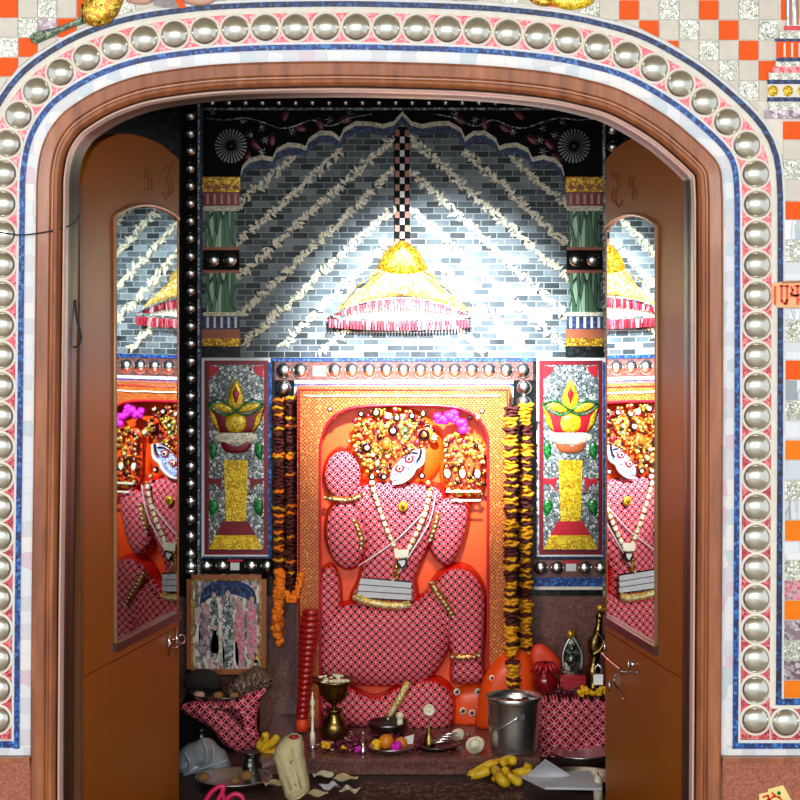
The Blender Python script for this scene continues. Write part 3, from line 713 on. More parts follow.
# rope of the canopy and canopy
cn = thing('mosaic_canopy', P(402, 330, D1), 'gold domed mosaic canopy with red fringe hanging above the idol', 'canopy')
b = MB(); y = 130.
k = 0
while y < 240:
    for i in range(3):
        m = ('dark', 'white', 'dark')[i] if k % 2 else ('rope_o', 'dark', 'rope_o')[i]
        b.pbox(395+i*5, y, 399.6+i*5, y+6.3, D1, .008, m)
    y += 6.8; k += 1
b.pbox(394, 127, 410, 242, D1, .005, 'dark'); b.build('rope', None, cn)
b = MB(); b.dome([(377, 272), (379, 262), (386, 250), (396, 243), (402, 240), (409, 243), (418, 250), (425, 262), (428, 272), (415, 276), (390, 276)], [(402, 255), (402, 266)], D1-.002, .035); b.build('cap', 'gold', cn)
b = MB(); b.dome([(377, 268), (402, 270), (427, 268), (440, 285), (458, 300), (470, 312), (440, 304), (402, 296), (365, 304), (336, 313), (348, 298), (366, 284)], [(385, 283), (402, 283), (420, 283)], D1-.002, .03); b.build('skirt', 'goldlt', cn)
b = MB()
for k in range(-4, 5):
    b.tube([P(402+k*5.5, 270+abs(k)*.4, D1-.035), P(402+k*11, 285, D1-.032), P(402+k*15, 297+abs(k)*2.2, D1-.02)], .0014)
b.build('seam', 'gold', cn)
b = MB(); b.prism(smooth_closed([(334, 317), (360, 305), (402, 297), (444, 305), (470, 317), (440, 323), (402, 325), (364, 323)], 40), D1-.004, .003); b.build('underside', 'crystal', cn)
def fringe(ya, yb_, th, nm):
    b = MB(); n = 46
    for i in range(n):
        x0 = 329+i*141/n; t = (x0-400)/71; ya_, yb2 = ya(t), yb_(t)
        b.prism([(x0, ya_), (x0+2.7, ya_), (x0+2.2, yb2), (x0+.5, yb2)], D1-.01, th+random.uniform(0, .004))
    b.build(nm, 'fringe', cn)
fringe(lambda t: 299+16*t*t, lambda t: 309+9*t*t, .012, 'rear_fringe')
fringe(lambda t: 321-2.5*t*t, lambda t: 330-3*t*t, .03, 'front_fringe')
b = MB(); b.tube([P(330+i*140/30, 320-4*((i-15)/15)**2, D1-.035) for i in range(31)], .004); b.tube([P(330+i*140/30, 298+17*((i-15)/15)**2, D1-.028) for i in range(31)], .003); b.build('trim_cord', M['silverleaf'], cn)

# two mosaic pillars
for cx, side in ((221.5, 'left'), (584.5, 'right')):
    pl = thing('mosaic_pilaster', P(cx, 356, D1), 'green fluted mosaic pilaster at the %s of the mirror arch' % side, 'pilaster', None)
    x0, x1 = cx-18, cx+18
    for (a, b_, m, nm, e) in ((177, 192, 'gold', 'capital', 1), (192, 206, 'maroon', 'striped_band', 0), (206, 211, 'crystal', 'zigzag_band', 0), (211, 247, 'green_pl', 'shaft', -3), (247, 250, 'rope_o', 'red_line', 0), (250, 270, 'dark', 'stud_band', 0), (270, 273, 'rope_o', 'red_line', 0), (273, 312, 'green_pl', 'shaft', -3), (312, 316, 'crystal', 'zigzag_band', 0), (316, 329, 'navy', 'striped_band', 0), (329, 338, 'rope_o', 'diamond_band', 1), (338, 346, 'gold', 'base_band', 1), (346, 357, 'darkwall', 'foot', 1)):
        MB().pbox(x0-e, a, x1+e, b_, D1-.002, .010).build(nm, m, pl)
    for x in (cx-8.5, cx+8.5): dome_mesh('silver_stud', px(7, D1), .6, 'dome_in', pl, P(x, 260, D1-.012))
    for i in range(5):
        MB().pbox(x0+3+i*7, 194, x0+5.5+i*7, 204, D1-.012, .002).build('pale_stripe', 'skin', pl); MB().pbox(x0+3+i*7, 317, x0+5.5+i*7, 328, D1-.012, .002).build('pale_stripe', 'white', pl)
    for i in range(4):
        c = x0+5+i*9; MB().prism([(c-4, 187), (c, 184), (c+4, 187), (c, 190.5)], D1-.012, .002).build('red_diamond', 'rope_o', pl)

# diya lamp mosaic panels
for cx, side in ((236, 'left'), (570.5, 'right')):
    pn = thing('lamp_mosaic_panel', P(cx, 556, D1), 'mosaic panel of a yellow lamp on a pedestal, %s of the idol' % side, 'mosaic panel', None)
    x = lambda v: cx+v
    b = MB(); b.pbox(x(-34), 357.7, x(35), 557.5, D1+.002, .010, 'white'); b.pbox(x(-31.5), 360.5, x(32), 554.5, D1-.008, .002, 'maroon'); b.build('frame', None, pn)
    b = MB(); b.pbox(x(32.2), 362, x(36), 556, D1, .009, 'blue'); b.pbox(x(-33), 556, x(36), 558, D1, .011, 'navy'); b.build('blue_edge', None, pn)
    MB().pbox(x(-27), 365, x(28), 549.5, D1-.010, .003).build('leaf_ground', 'silverleaf', pn)
    d = D1-.013
    MB().prism([(x(-12), 456+4), (x(12), 460), (x(10), 521), (x(-10), 521)], d, .004).build('column', 'yellowbr', pn)
    MB().prism([(x(-13), 521), (x(12), 521), (x(20), 535), (x(-20), 535)], d, .005).build('red_step', 'maroon' if side == 'left' else 'redfoil', pn)
    MB().prism([(x(-20), 535), (x(20), 535), (x(27), 549), (x(-27), 549)], d, .006).build('yellow_base', 'yellowbr', pn)
    MB().dome([(x(-26), 408), (x(-10), 416), (x(0), 413), (x(10), 416), (x(28), 406), (x(24), 424), (x(14), 433), (x(-14), 433), (x(-23), 424)], [(x(-8), 421), (x(8), 421)], d, .008).build('lamp_bowl', 'maroon' if side == 'left' else 'redfoil', pn)
    MB().dome([(x(-11), 418), (x(0), 413), (x(11), 418), (x(8), 431), (x(-8), 431)], [(x(0), 423)], d-.002, .010, n=30).build('bowl_centre', 'yellowbr', pn)
    for s_ in (-1, 1):
        MB().dome([(x(s_*28), 406), (x(s_*20), 416), (x(s_*16), 432), (x(s_*24), 424)], [(x(s_*21), 419)], d-.002, .009, n=24).build('bowl_side', 'yellowbr', pn)
        MB().dome([(x(s_*3), 408), (x(s_*14), 403), (x(s_*24), 405), (x(s_*16), 411), (x(s_*6), 413)], [(x(s_*8), 408), (x(s_*18), 407)], d-.002, .007, n=30).build('rim_petal', 'yellowbr', pn)
        b = MB(); b.tube([P(x(s_*q), yy, d-.008) for q, yy in smooth_open([(28, 404), (16, 400), (4, 408), (0, 411), (8, 415), (18, 413), (28, 405)], 24)], .0028); b.build('green_rim', M['green'], pn)
        MB().prism([(x(s_*13), 477), (x(s_*20), 479), (x(s_*27), 478), (x(s_*27), 484), (x(s_*20), 484), (x(s_*13), 493), (x(s_*15), 485)], d, .003).build('red_spur', 'redfoil' if side == 'right' else 'maroon', pn)
        MB().dome([(x(s_*17), 505), (x(s_*21), 500), (x(s_*27), 502), (x(s_*26), 516), (x(s_*21), 514)], [(x(s_*23), 508)], d, .004, n=20, N=3).build('green_leaf', 'green', pn)
        MB().dome([(x(s_*19), 446), (x(s_*23), 442), (x(s_*27), 446), (x(s_*25), 460), (x(s_*20), 456)], [(x(s_*23), 451)], d, .004, n=20, N=3).build('green_leaf', 'green', pn)
        MB().prism([(x(s_*27), 365), (x(s_*16), 367), (x(s_*20), 374), (x(s_*27), 378)], d, .003).build('red_corner', 'redfoil', pn)
    MB().dome([(x(-22), 438), (x(-12), 432), (x(12), 432), (x(22), 438), (x(10), 444), (x(-10), 444)], [(x(-10), 438), (x(10), 438)], d, .006).build('white_ruff', 'crystal', pn)
    MB().dome([(x(-15), 441), (x(0), 446), (x(15), 441), (x(10), 452), (x(-10), 452)], [(x(0), 447)], d, .007, n=30).build('brown_cup', 'rope_o' if side == 'right' else 'maroon', pn)
    fl = MB().dome([(x(0), 379), (x(7), 393), (x(8), 402), (x(3), 411), (x(-3), 411), (x(-8), 402), (x(-7), 393)], [(x(0), 393), (x(0), 403)], d, .006, n=40).build('flame', 'yellowbr', pn)
    MB().dome([(x(0), 386), (x(3.5), 394), (x(0), 405), (x(-3.5), 394)], [(x(0), 395)], d-.004, .006, n=24).build('red_heart', 'redfoil', fl)

# ============================================================ IDOL
DI = 5.888; ZP = P(0, 757, 5.514).z; CLAMP[0] = ZP+.0005
idl = thing('idol_relief', P(403, 735, DI), 'vermilion carved deity relief draped in red net cloth inside an orange gold border', 'idol')
MB().box(P(297, 386.7, DI+.02)+Vector((0, .0, 0)), P(510, 760, 5.985)+Vector((0, -.0, 0))).build('slab', 'idol_or', idl)
outer = []; inner = []
inn = smooth_open([(320, 742), (320, 560), (320, 455), (322, 436), (330, 420), (345, 410), (365, 406), (403, 405), (445, 406), (465, 410), (479, 419), (486, 432), (488, 450), (488, 560), (488, 742)], 80)
out = []
for (x, y) in inn:
    if y > 446: out.append((297.5 if x < 400 else 509, y))
    else: out.append(None)
ids = [i for i, q in enumerate(out) if q is None]
pt = resample([(297.5, 446), (297.5, 388), (509, 388), (509, 446)], len(ids)+2)[1:-1]
for c in ((297.5, 388), (509, 388)):
    j = min(range(len(pt)), key=lambda k: math.dist(pt[k], c)); pt[j] = c
for k, i in enumerate(ids): out[i] = pt[k]
DF = 5.845
b = MB(); fo = [P(x, y, DF) for x, y in out]; fi = [P(x, y, DF) for x, y in inn]
b.strip(fo, fi); b.strip([v+Vector((0, .06, 0)) for v in fo], fo); b.strip(fi, [v+Vector((0, .05, 0)) for v in fi]); b.build('carved_border', 'slabfr', idl)
b = MB(); b.tube([P(x, y, DF-.001) for x, y in ((299, 742), (299, 390), (507.5, 390), (507.5, 742))], .003); b.tube([P(x, y, DF) for x, y in [(q[0]+(1 if q[0] > 400 else -1)*0, q[1]) for q in inn]], .004); b.build('red_edge', 'redfoil', idl)
b = MB(); b.tube([P(x, 396+math.sin(x*.2)*.3, DF-.003) for x in range(304, 504, 4)], .0025); b.build('gold_thread', M['pearl'], idl)
body = MB(); cloth = []
DB = DI+.018
def limb(pts, skel, H, clothed=True, m='idol', r0=.84):
    body.dome(pts, skel, DB, H, None)
    if clothed: cloth.append((pts, skel, H, r0))
limb(ell(343.5, 474, 21, 28), [(343, 466), (343.5, 482)], .045)
limb(ell(347, 532, 23, 38, rot=-.08), [(345, 515), (349, 550)], .05)
limb([(347, 489), (365, 480), (395, 478), (430, 481), (448, 489), (442, 520), (428, 552), (418, 575), (414, 604), (352, 604), (357, 578), (362, 558), (364, 535), (352, 508)], [(392, 498), (388, 590)], .058, r0=.9)
limb([(432, 505), (445, 492), (466, 494), (471, 512), (463, 545), (450, 565), (436, 560), (427, 538)], [(450, 510), (444, 548)], .06)
limb(ell(330, 596, 13, 34), [(330, 575), (330, 615)], .04)
limb([(319, 622), (335, 604), (375, 596), (415, 597), (436, 580), (452, 590), (455, 620), (447, 655), (428, 680), (392, 686), (350, 684), (323, 676), (317, 648)], [(345, 640), (425, 630)], .07, r0=.93)
limb([(424, 600), (434, 575), (454, 562), (474, 568), (486, 590), (486, 625), (484, 660), (484, 680), (452, 682), (450, 655), (444, 630), (430, 622)], [(458, 590), (466, 620), (467, 665)], .065, r0=.88)
limb([(320, 688), (345, 682), (375, 694), (400, 682), (432, 674), (452, 685), (457, 708), (448, 731), (405, 737), (375, 729), (340, 722), (320, 712)], [(345, 702), (430, 706)], .07, r0=.88)
MB().dome([(441, 455), (452, 440), (480, 442), (487, 460), (484, 490), (470, 505), (450, 503), (440, 480)], [(463, 460), (463, 485)], DB, .03).build('mountain_base', 'idol_or', idl)
MB().dome(ell(396, 450, 48, 44), [(385, 450), (408, 450)], DB, .04).build('head', 'idol_or', idl)
MB().dome([(480, 735), (478, 700), (484, 676), (496, 658), (512, 648), (526, 652), (534, 668), (536, 700), (534, 735)], [(508, 682), (508, 702)], DF+.01, .045).build('tail_boulder', 'idol_or', idl)
MB().dome([(455, 690), (485, 684), (500, 700), (500, 730), (470, 738), (452, 725)], [(475, 710), (480, 715)], DB, .03).build('small_face_rock', 'idol_or', idl)
bo = body.build('body', 'idol', idl)
bo['label'] = 'glossy vermilion carved figure'
for (pts, skel, H, r0) in cloth:
    b = MB(); b.dome(pts, skel, DB, H, None, r0=r0, off=.0045); b.build('net_cloth_wrap', 'lattice', idl)
# orange ground of the head side is the slab; jewels
def gem(x, y, r, d, m='jewel', ring='pearl', par=idl, nm='jewel'):
    b = MB(); b.dome(ell(x, y, r, r, 14), [(x, y)], d, px(r*.5, d), m, n=16, N=3)
    if ring: b.dome(ell(x, y, r*.5, r*.5, 10), [(x, y)], d-px(r*.5, d), px(r*.35, d), ring, n=12, N=3)
    return b.build(nm, None, par)
def inpoly(pts, x, y):
    ins = False; n = len(pts)
    for i in range(n):
        (x1, y1), (x2, y2) = pts[i], pts[(i+1) % n]
        if (y1 > y) != (y2 > y) and x < (x2-x1)*(y-y1)/(y2-y1)+x1: ins = not ins
    return ins
def jewels(pts, d, n, par, nm, hh=0.):
    b = MB(); k = 0; xs = [q[0] for q in pts]; ys_ = [q[1] for q in pts]
    while k < n:
        x = random.uniform(min(xs), max(xs)); y = random.uniform(min(ys_), max(ys_))
        if not inpoly(pts, x, y): continue
        k += 1; R_ = px(random.uniform(1.2, 2.6), d); c = P(x, y, d-random.uniform(0, .004)); m = random.choice(['jewel', 'jewel', 'gold', 'gold', 'gold', 'goldlt', 'orange_cl', 'gem', 'maroon'])
        b.lathe([(R_, -.001), (R_*1.05, .002), (R_*.6, .004), (R_*.1, .0045)], c, m, 9, 'y')
    return tag(b.build(nm, None, par), kind='stuff')
CR = [(350, 425), (362, 413), (395, 408), (425, 414), (436, 430), (425, 446), (408, 450), (398, 462), (378, 482), (368, 478), (362, 462), (352, 446)]
jewels(CR, 5.854, 330, idl, 'crown_jewels')
for (x, y, r, m, rg) in ((330, 409, 3.3, 'gem', 'pearl'), (334, 417, 3, 'jewel', None), (349, 408, 2.6, 'gem', None), (361, 414, 3.4, 'gem', 'pearl'), (376, 413, 5, 'brass', 'pearl'), (388, 416, 3.2, 'pearl', None), (397, 418, 4.2, 'brass', 'pearl'), (412, 416, 4, 'gem', 'pearl'), (423, 414, 3.5, 'brass', 'pearl'), (437, 415, 3, 'gem', 'pearl'), (355, 421, 3, 'maroon', None), (393, 431, 5.5, 'gem', 'pearl'), (405, 430, 3.2, 'green', 'pearl'), (405, 437, 2.6, 'green', 'pearl'), (424, 435, 6, 'gem', 'jewel'), (434, 438, 5, 'jewel', 'pearl'), (417, 443, 3.6, 'maroon', None), (367, 448, 5, 'gem', 'pearl'), (386, 446, 8, 'jewel', 'orange_t'), (377, 464, 3.4, 'jewel', 'pearl'), (384, 477, 3.6, 'gem', 'pearl'), (422, 476, 3.6, 'gem', 'pearl'), (372, 477, 4, 'brass', 'pearl'), (372, 483, 3, 'pearl', None), (349, 441, 2, 'jewel', 'pearl'), (356, 450, 2, 'jewel', 'pearl'), (361, 457, 2.2, 'jewel', 'pearl'), (482, 411, 3.4, 'gem', 'pearl'), (470, 418, 2.5, 'gem', None), (478, 417, 4, 'jewel', 'pearl'), (428, 483, 3, 'jewel', 'pearl')):
    gem(x, y, r, 5.848, m, rg)
# painted face: blue patch with two eyes and a white moustache line
fc = MB(); fc.dome([(390, 480), (392, 470), (400, 460), (410, 452), (424, 449), (421, 462), (412, 472), (405, 480), (396, 484)], [(398, 474), (416, 457)], 5.850, .010); fc = fc.build('face', 'blueface', idl)
for (x, y) in ((399.5, 468.5), (409, 459)):
    b = MB(); b.dome(ell(x, y, 4.8, 4.4, 14), [(x, y)], 5.840, .003, 'redfoil', n=20, N=3); b.dome(ell(x, y, 2.8, 2.6, 12), [(x, y)], 5.837, .003, 'pearl', n=16, N=3); b.dome(ell(x, y, 1.5, 1.5, 12), [(x, y)], 5.834, .002, 'gem', n=12, N=3); b.build('eye', None, fc)
b = MB(); b.tube([P(x, y, 5.838) for x, y in smooth_open([(392, 484), (402, 482), (411, 475), (415, 468), (422, 463), (424, 450)], 24)], [.003+.0035*math.sin(PI*i/23) for i in range(24)]); b.build('white_jaw_line', 'white', fc)
b = MB(); b.tube([P(x, y, 5.837) for x, y in ((403, 456), (411, 452), (418, 453))], .002); b.tube([P(x, y, 5.837) for x, y in smooth_open([(417, 461), (420, 456), (421, 449)], 8)], .0035); b.build('brow', 'gem', fc)
# hand-held mountain of gold
b = MB(); b.dome([(444, 440), (455, 434), (475, 436), (484, 444), (485, 480), (478, 494), (455, 496), (444, 484)], [(463, 452), (463, 480)], 5.871, .010); mt = b.build('golden_mountain', 'idol_or', idl); jewels([(444, 440), (455, 434), (475, 436), (484, 444), (485, 497), (446, 497)], 5.854, 170, mt, 'mountain_jewels')
for x in (446, 461, 476):
    b = MB(); b.tube([P(q, y, 5.840) for q, y in smooth_open([(x, 478), (x-3, 472), (x+1, 463), (x+6, 472), (x+4, 478)], 16)], .0016, 'gem'); b.dome(ell(x+1.5, 474, 3, 4.5, 12), [(x+1.5, 474)], 5.843, .003, 'pearl', n=16, N=3); b.build('leaf_charm', None, mt)
for y in (491.5, 500.5):
    b = MB(); b.tube([P(446+i*3.5-(0 if y < 495 else 0)+(i*-.5 if y > 495 else 0)+(5 if y > 495 else 0), y, 5.837) for i in range(11)], .0035); b.build('gold_band', 'pearl', mt)
for i in range(8): gem(445+(i % 2)*1.0, 440+i*5.2, 2.0, 5.845, 'jewel', 'pearl', mt, 'bead')
# bangles, armlets
def jband(pts, w_, d, nm, m='jewel', par=idl):
    b = MB(); b.tube([P(x, y, d) for x, y in pts], px(w_/2, d), m)
    L_ = resample(pts, max(3, int(math.dist(pts[0], pts[-1])/4)))
    for (x, y) in L_: b.ball(P(x, y, d)+Vector((0, -px(w_/2, d), 0)), px(1.3, d), 'pearl', 8)
    return b.build(nm, None, par)
jband([(325, 497), (335, 499), (345, 500), (356, 498), (364, 494)], 6, 5.854, 'bangle')
jband([(354, 520), (359, 530), (362, 540), (361, 548)], 6, 5.854, 'armlet')
jband([(438, 512), (436, 522), (433, 532), (430, 540)], 6, 5.840, 'armlet')
jband([(431, 582), (437, 592), (445, 603), (453, 616)], 7, 5.830, 'armlet')
jband([(452, 656), (460, 657), (470, 657), (479, 655)], 7, 5.833, 'anklet')
jband([(408, 682), (402, 695), (395, 706), (388, 718)], 7, 5.824, 'gold_strip', 'goldlt')
# necklaces
def neck(pts, w_, d, nm, m='pearl', n=34):
    q = smooth_open(pts, n); b = MB()
    for i, (x, y) in enumerate(q): b.ball(P(x, y, d)+Vector((0, 0, 0)), px(w_/2, d), m if i % 3 else 'jewel', 8, (1, .6, 1))
    return b.build(nm, None, idl)
neck([(372, 486), (378, 505), (387, 530), (395, 548), (401, 560)], 5, 5.837, 'pearl_necklace', 'crystal')
neck([(430, 490), (426, 510), (418, 530), (408, 550), (401, 562)], 5.5, 5.837, 'pearl_necklace', 'crystal')
neck([(398, 560), (396, 570), (397, 578)], 6, 5.835, 'pendant_drop', 'jewel', 6)
b = MB(); b.tube([P(x, y, 5.835) for x, y in smooth_open([(436, 492), (430, 520), (414, 548), (395, 578), (388, 584)], 30)], .0018); b.tube([P(x, y, 5.837) for x, y in smooth_open([(358, 566), (380, 552), (402, 535), (424, 512)], 20)], .0018); b.build('sacred_thread', 'white', idl)
b = MB(); b.prism([(394, 550), (409, 549), (408, 557), (395, 558)], 5.833, .004, 'pearl'); b.prism([(396, 560), (407, 558), (408, 564), (402, 569), (397, 566)], 5.833, .004, 'gem'); b.prism([(398, 561), (405, 560), (405, 564), (402, 567)], 5.828, .002, 'white'); b.build('pendant', None, idl)
gem(403, 506.5, 5, 5.834, 'yellowbr', 'jewel', idl, 'yellow_brooch')
b = MB()
for k in range(3): b.prism([(361-k*1.4, 578+k*6.5), (412, 582.5+k*6), (411, 587.5+k*6), (359-k*1.4, 583.5+k*6.5)], 5.843, .008, 'newsp')
b.prism([(361, 577), (412, 581), (410, 601), (356, 598)], 5.843, .004, 'gem'); b.build('striped_belt', None, idl)
jband([(354, 596), (368, 602), (384, 605), (400, 606), (410, 604)], 8, 5.837, 'gold_belt_fringe', 'goldlt')
# small marks on the lower right boulder
for (x, y) in ((492, 678), (494, 690)): gem(x, y, 3.2, 5.820, 'pearl', 'maroon', idl, 'painted_eye')
for (x, y) in ((457, 692), (478, 692), (463, 711), (472, 713), (480, 707)): gem(x, y, 3.8, 5.878, 'crystal', 'gem', idl, 'silver_ornament')
b = MB()
for k in range(26):
    t = k/25; x = 437+28*t; y = 419-3*math.sin(t*PI)+(12*max(0, t-.6)**1.0*2); b.ball(P(x+random.uniform(-1.5, 1.5), y+random.uniform(-4, 4), 5.840), random.uniform(.009, .015), None, 8, (1, .6, 1), .25)
tag(b.build('magenta_flower', 'magenta'), 'bright magenta flower spray tucked above the idol at right of its crown', 'flower')

CLAMP[0] = 0
# club beside the idol
cb = thing('ringed_club', P(303, 731, 5.760), 'red lacquered ringed club leaning beside the idol slab at left', 'club')
prof = []; H0, H1 = 724, 612
b = MB()
for i in range(19):
    t = i/18; x = 302+9*t; y = H0-8-(H0-8-H1)*t; r = 6.2+2.5*t+3.2*max(0, min(1, (t-.55)*4))
    if t > .88: r -= (t-.88)*26
    b.lathe([(px(r*.75, 5.760), -px(3.4, 5.760)), (px(r, 5.760), -px(1.6, 5.760)), (px(r, 5.760), px(1.6, 5.760)), (px(r*.75, 5.760), px(3.2, 5.760))], P(x, y, 5.760), None, 18)
b.build('ringed_shaft', 'redband', cb)
MB().lathe([(px(5, 5.760), 0), (px(6.5, 5.760), -.02), (px(7, 5.760), -.036), (.004, -.037)], P(302, 717, 5.760), None, 18).build('orange_foot', 'orange_cl', cb)

# ============================================================ GARLANDS
def flower_mesh(m, rx, h):
    b = MB(); rows = []; n = 18
    for k, (rr, hh) in enumerate(((.5, -1), (.95, -.7), (1.1, 0), (.95, .6), (.5, 1))):
        rows.append([Vector((rx*rr*math.cos(2*PI*i/n)*(1+.10*(-1)**i), rx*.7*rr*math.sin(2*PI*i/n)*(1+.10*(-1)**i), h*hh+h*.5*math.sin(i*1.1+k*.3))) for i in range(n)])
    b.loft(rows, m, True, True, True); return b
def strand(x0, y0, y1, rx, d, par, cols, xf=lambda t: 0, step=3.5):
    fm = {}
    y = y0; i = 0
    while y < y1:
        m = cols[0] if (int(y/4.1) % 2 == 0) ^ (random.random() < .22) else random.choice(cols[1:])
        x = x0+xf((y-y0)/(y1-y0))+random.uniform(-.8, .8); loc = P(x, y, d)
        if m not in fm: b = flower_mesh(m, px(rx, d), px(step*.52, d)); b.v = [v+loc for v in b.v]; fm[m] = b.build('flower', None, par, origin=loc)
        else: inst(fm[m], 'flower', loc, par, random.uniform(.88, 1.08), (random.uniform(-.2, .2), random.uniform(-.22, .22), random.uniform(0, 6)))
        y += step*random.uniform(.9, 1.1); i += 1
    b = MB(); b.tube([P(x0+xf(k/8), y0-5+(y1-y0+2)*k/8, d+.002) for k in range(9)], .002); b.build('string', 'wire', par)
DK = ['mari_d', 'mari_d', 'mari_d', 'mari_y', 'mari_o']; MX = ['mari_y', 'mari_d', 'mari_d', 'mari_d', 'mari_d', 'mari_y']
Dg = 5.958
g1 = thing('marigold_garland', P(280, 590, Dg), 'outer dried maroon and mustard garland hanging left of the idol', 'garland', None); strand(279.5, 400, 588, 7.2, Dg, g1, DK)
g2 = thing('marigold_garland', P(292, 590, Dg), 'dark garland strand touching the left edge of the orange slab', 'garland', None); strand(291, 398, 590, 6., Dg-.03, g2, DK)
g3 = thing('marigold_garland', P(512, 660, Dg), 'mustard striped garland on the right edge of the orange slab', 'garland', None); strand(511, 408, 658, 7.6, 5.803, g3, MX+['mari_w'] if False else MX)
g4 = thing('marigold_garland', P(526, 690, Dg), 'maroon striped garland hanging over the bucket beside the right lamp panel', 'garland', None); strand(525.5, 405, 690, 7.6, Dg-.06, g4, MX)
g6 = thing('marigold_garland', P(513, 690, 5.781), 'short lower strand of mustard flowers ending above the steel bucket', 'garland', None); strand(513, 662, 690, 7, 5.803, g6, MX)
def orb_garland(pts, r, d, name, label, m, n):
    root = thing(name, P(pts[-1][0], max(y for x, y in pts), d), label, 'garland'); f = None
    for (x, y) in smooth_open(pts, n):
        loc = P(x, y, d)
        if f is None:
            b = MB(); 
            for q in range(16): b.ball(loc+Vector((random.uniform(-1, 1), random.uniform(-.7, .7), random.uniform(-1, 1)))*px(r*.5, d), px(r*.55, d), m, 8, rough=.12)
            f = b.build('flower', None, root, origin=loc)
        else: inst(f, 'flower', loc, root, random.uniform(.85, 1.1), (random.uniform(0, 3), random.uniform(0, 3), random.uniform(0, 3)))
orb_garland([(280, 574), (279, 600), (277, 625), (279, 642)], 6.5, 5.931, 'orange_garland', 'fresh orange marigold garland end hanging beside the framed picture', 'mari_o', 10)
orb_garland([(286, 594), (292, 600), (297, 592), (301, 575)], 4.5, 5.835, 'orange_garland', 'small orange marigold loop at the left edge of the idol slab', 'mari_o', 8)

# ============================================================ PLINTH, FLOOR COVERS
ZP = P(0, 757, 5.514).z
pl = MB(); a = P(262, 757, 5.514); c = P(538, 757, 5.514)
pl.box((a.x, 5.514, 0.002), (c.x, 5.985, ZP-.012), 'plinth'); pl.box((a.x-.005, 5.503, ZP-.012), (c.x+.005, 5.985, ZP), 'plinth')
tag(pl.build('stone_plinth', None), 'low mauve-brown stone plinth in front of the idol', 'plinth')
def onfloor(x, y): d = EYE*F/(y-VY); return d           # distance of a floor point seen at row y
def onpl(y): return (EYE-ZP)*F/(y-VY)
b = MB(); A = P(360, 785, onfloor(0, 785)); Bq = P(523, 785, onfloor(0, 785))
b.box((A.x, 4.72, .0), (Bq.x, A.y, .008)); ru = b.build('rug', 'rug'); tag(ru, 'dark patterned rug on the floor in front of the plinth', 'rug')

# framed picture
DPc = 5.953
fp = thing('framed_picture', P(226, 676, DPc), 'framed colourful print of standing deities under a blue arch left of the idol', 'picture')
b = MB(); 
for (x0, y0, x1, y1) in ((187.5, 574, 192, 672), (262, 574, 267, 672), (187.5, 574, 267, 578), (187.5, 668, 267, 673)): b.pbox(x0, y0, x1, y1, DPc, .02)
b.build('frame', 'frame', fp)
b = MB()
for (x0, y0, x1, y1) in ((192, 578, 193.6, 668), (260.4, 578, 262, 668), (192, 578, 262, 579.5)): b.pbox(x0, y0, x1, y1, DPc, .016)
b.build('gilt_slip', 'gold', fp)
def pic():
    v, x, y, z = coords(); n = noise(v, 34, 5, .7); d, r, g = voro(comb(x*1.6, z*.8, 0.), 70)
    c = ramp(r, [(0, 'cdb8b4'), (.18, '8c5a60'), (.34, 'd6dcd0'), (.5, '37505a'), (.62, 'c88a90'), (.74, '2a3c2c'), (.86, 'e4e0dc')], True)
    return mix(n*.6, c, ramp(n, [(.3, '1c2a30'), (.5, 'b0a8a4'), (.7, 'e8e4de')]))
MB().pbox(192, 578, 262, 668, DPc, .008).build('print', mat('busy_devotional_print', pic, rough=.25), fp)
b = MB()
pp = DPc-.008
MB().prism(smooth_closed([(200, 605), (203, 590), (214, 582), (228, 578.8), (242, 582), (254, 590), (256, 605), (245, 598), (228, 594), (210, 598)], 40), pp, .001).build('blue_arch', 'navy', fp)
for (x, yt, yb_, w_, m) in ((203, 602, 650, 6, 'mauve_t'), (214, 592, 655, 7, 'silverleaf'), (228, 590, 664, 8, 'silverleaf'), (240, 600, 662, 7, 'pink_t'), (252, 596, 655, 7, 'pink_t'), (215, 625, 652, 6, 'yellowbr'), (236, 636, 664, 4, 'white'), (222, 636, 664, 4, 'crack_t'), (256, 648, 660, 4, 'yellowbr'), (198, 618, 640, 4, 'white')):
    MB().prism(smooth_closed([(x, yt), (x+w_*.4, yt+4), (x+w_*.25, yt+8), (x+w_*.6, yt+15), (x+w_*.6, yb_), (x-w_*.6, yb_), (x-w_*.6, yt+15), (x-w_*.25, yt+8), (x-w_*.4, yt+4)], 36), pp, .0016).build('painted_figure', m, fp)
    MB().prism(ell(x, yt+3, 2, 2.6, 10), pp-.0016, .0006).build('painted_head', 'skin', fp)

# ============================================================ CLOTH BOXES
def clothbox(name, label, x0, x1, yt0, yt1, yb_, d, depth, m, sag=0.):
    z0 = 0.002; b = MB(); A = P(x0, yt0, d); Bq = P(x1, yt1, d); nx_ = 16; nz = 8
    zb_ = max(z0, P(0, yb_, d).z); rows = []
    for k in range(nz+1):
        t = k/nz; row = []
        for i in range(nx_+1):
            s_ = i/nx_; zt_ = A.z+(Bq.z-A.z)*s_+sag*math.sin(PI*s_)*-1
            row.append(Vector((A.x+(Bq.x-A.x)*s_, d+.010*math.sin(s_*9+t*3)*t-.006*math.sin(t*PI), zb_+(zt_-zb_)*(1-t))))
        rows.append(row)
    back = [[v+Vector((0, depth, 0)) for v in r] for r in rows]
    b.loft(rows, m); b.loft(back[::-1], m)
    b.strip(back[0], rows[0], m, True); b.strip(rows[-1], back[-1], m, True)
    b.loft([[r[0] for r in rows], [r[0] for r in back]], m); b.loft([[r[-1] for r in back], [r[-1] for r in rows]], m)
    return tag(b.build(name, None, smooth=True), label, 'covered box')
clothbox('cloth_covered_box', 'box draped in crimson net-pattern cloth at right, beside the steel bucket', 539, 615, 700, 701, 757, 5.706, .25, 'lattice2')
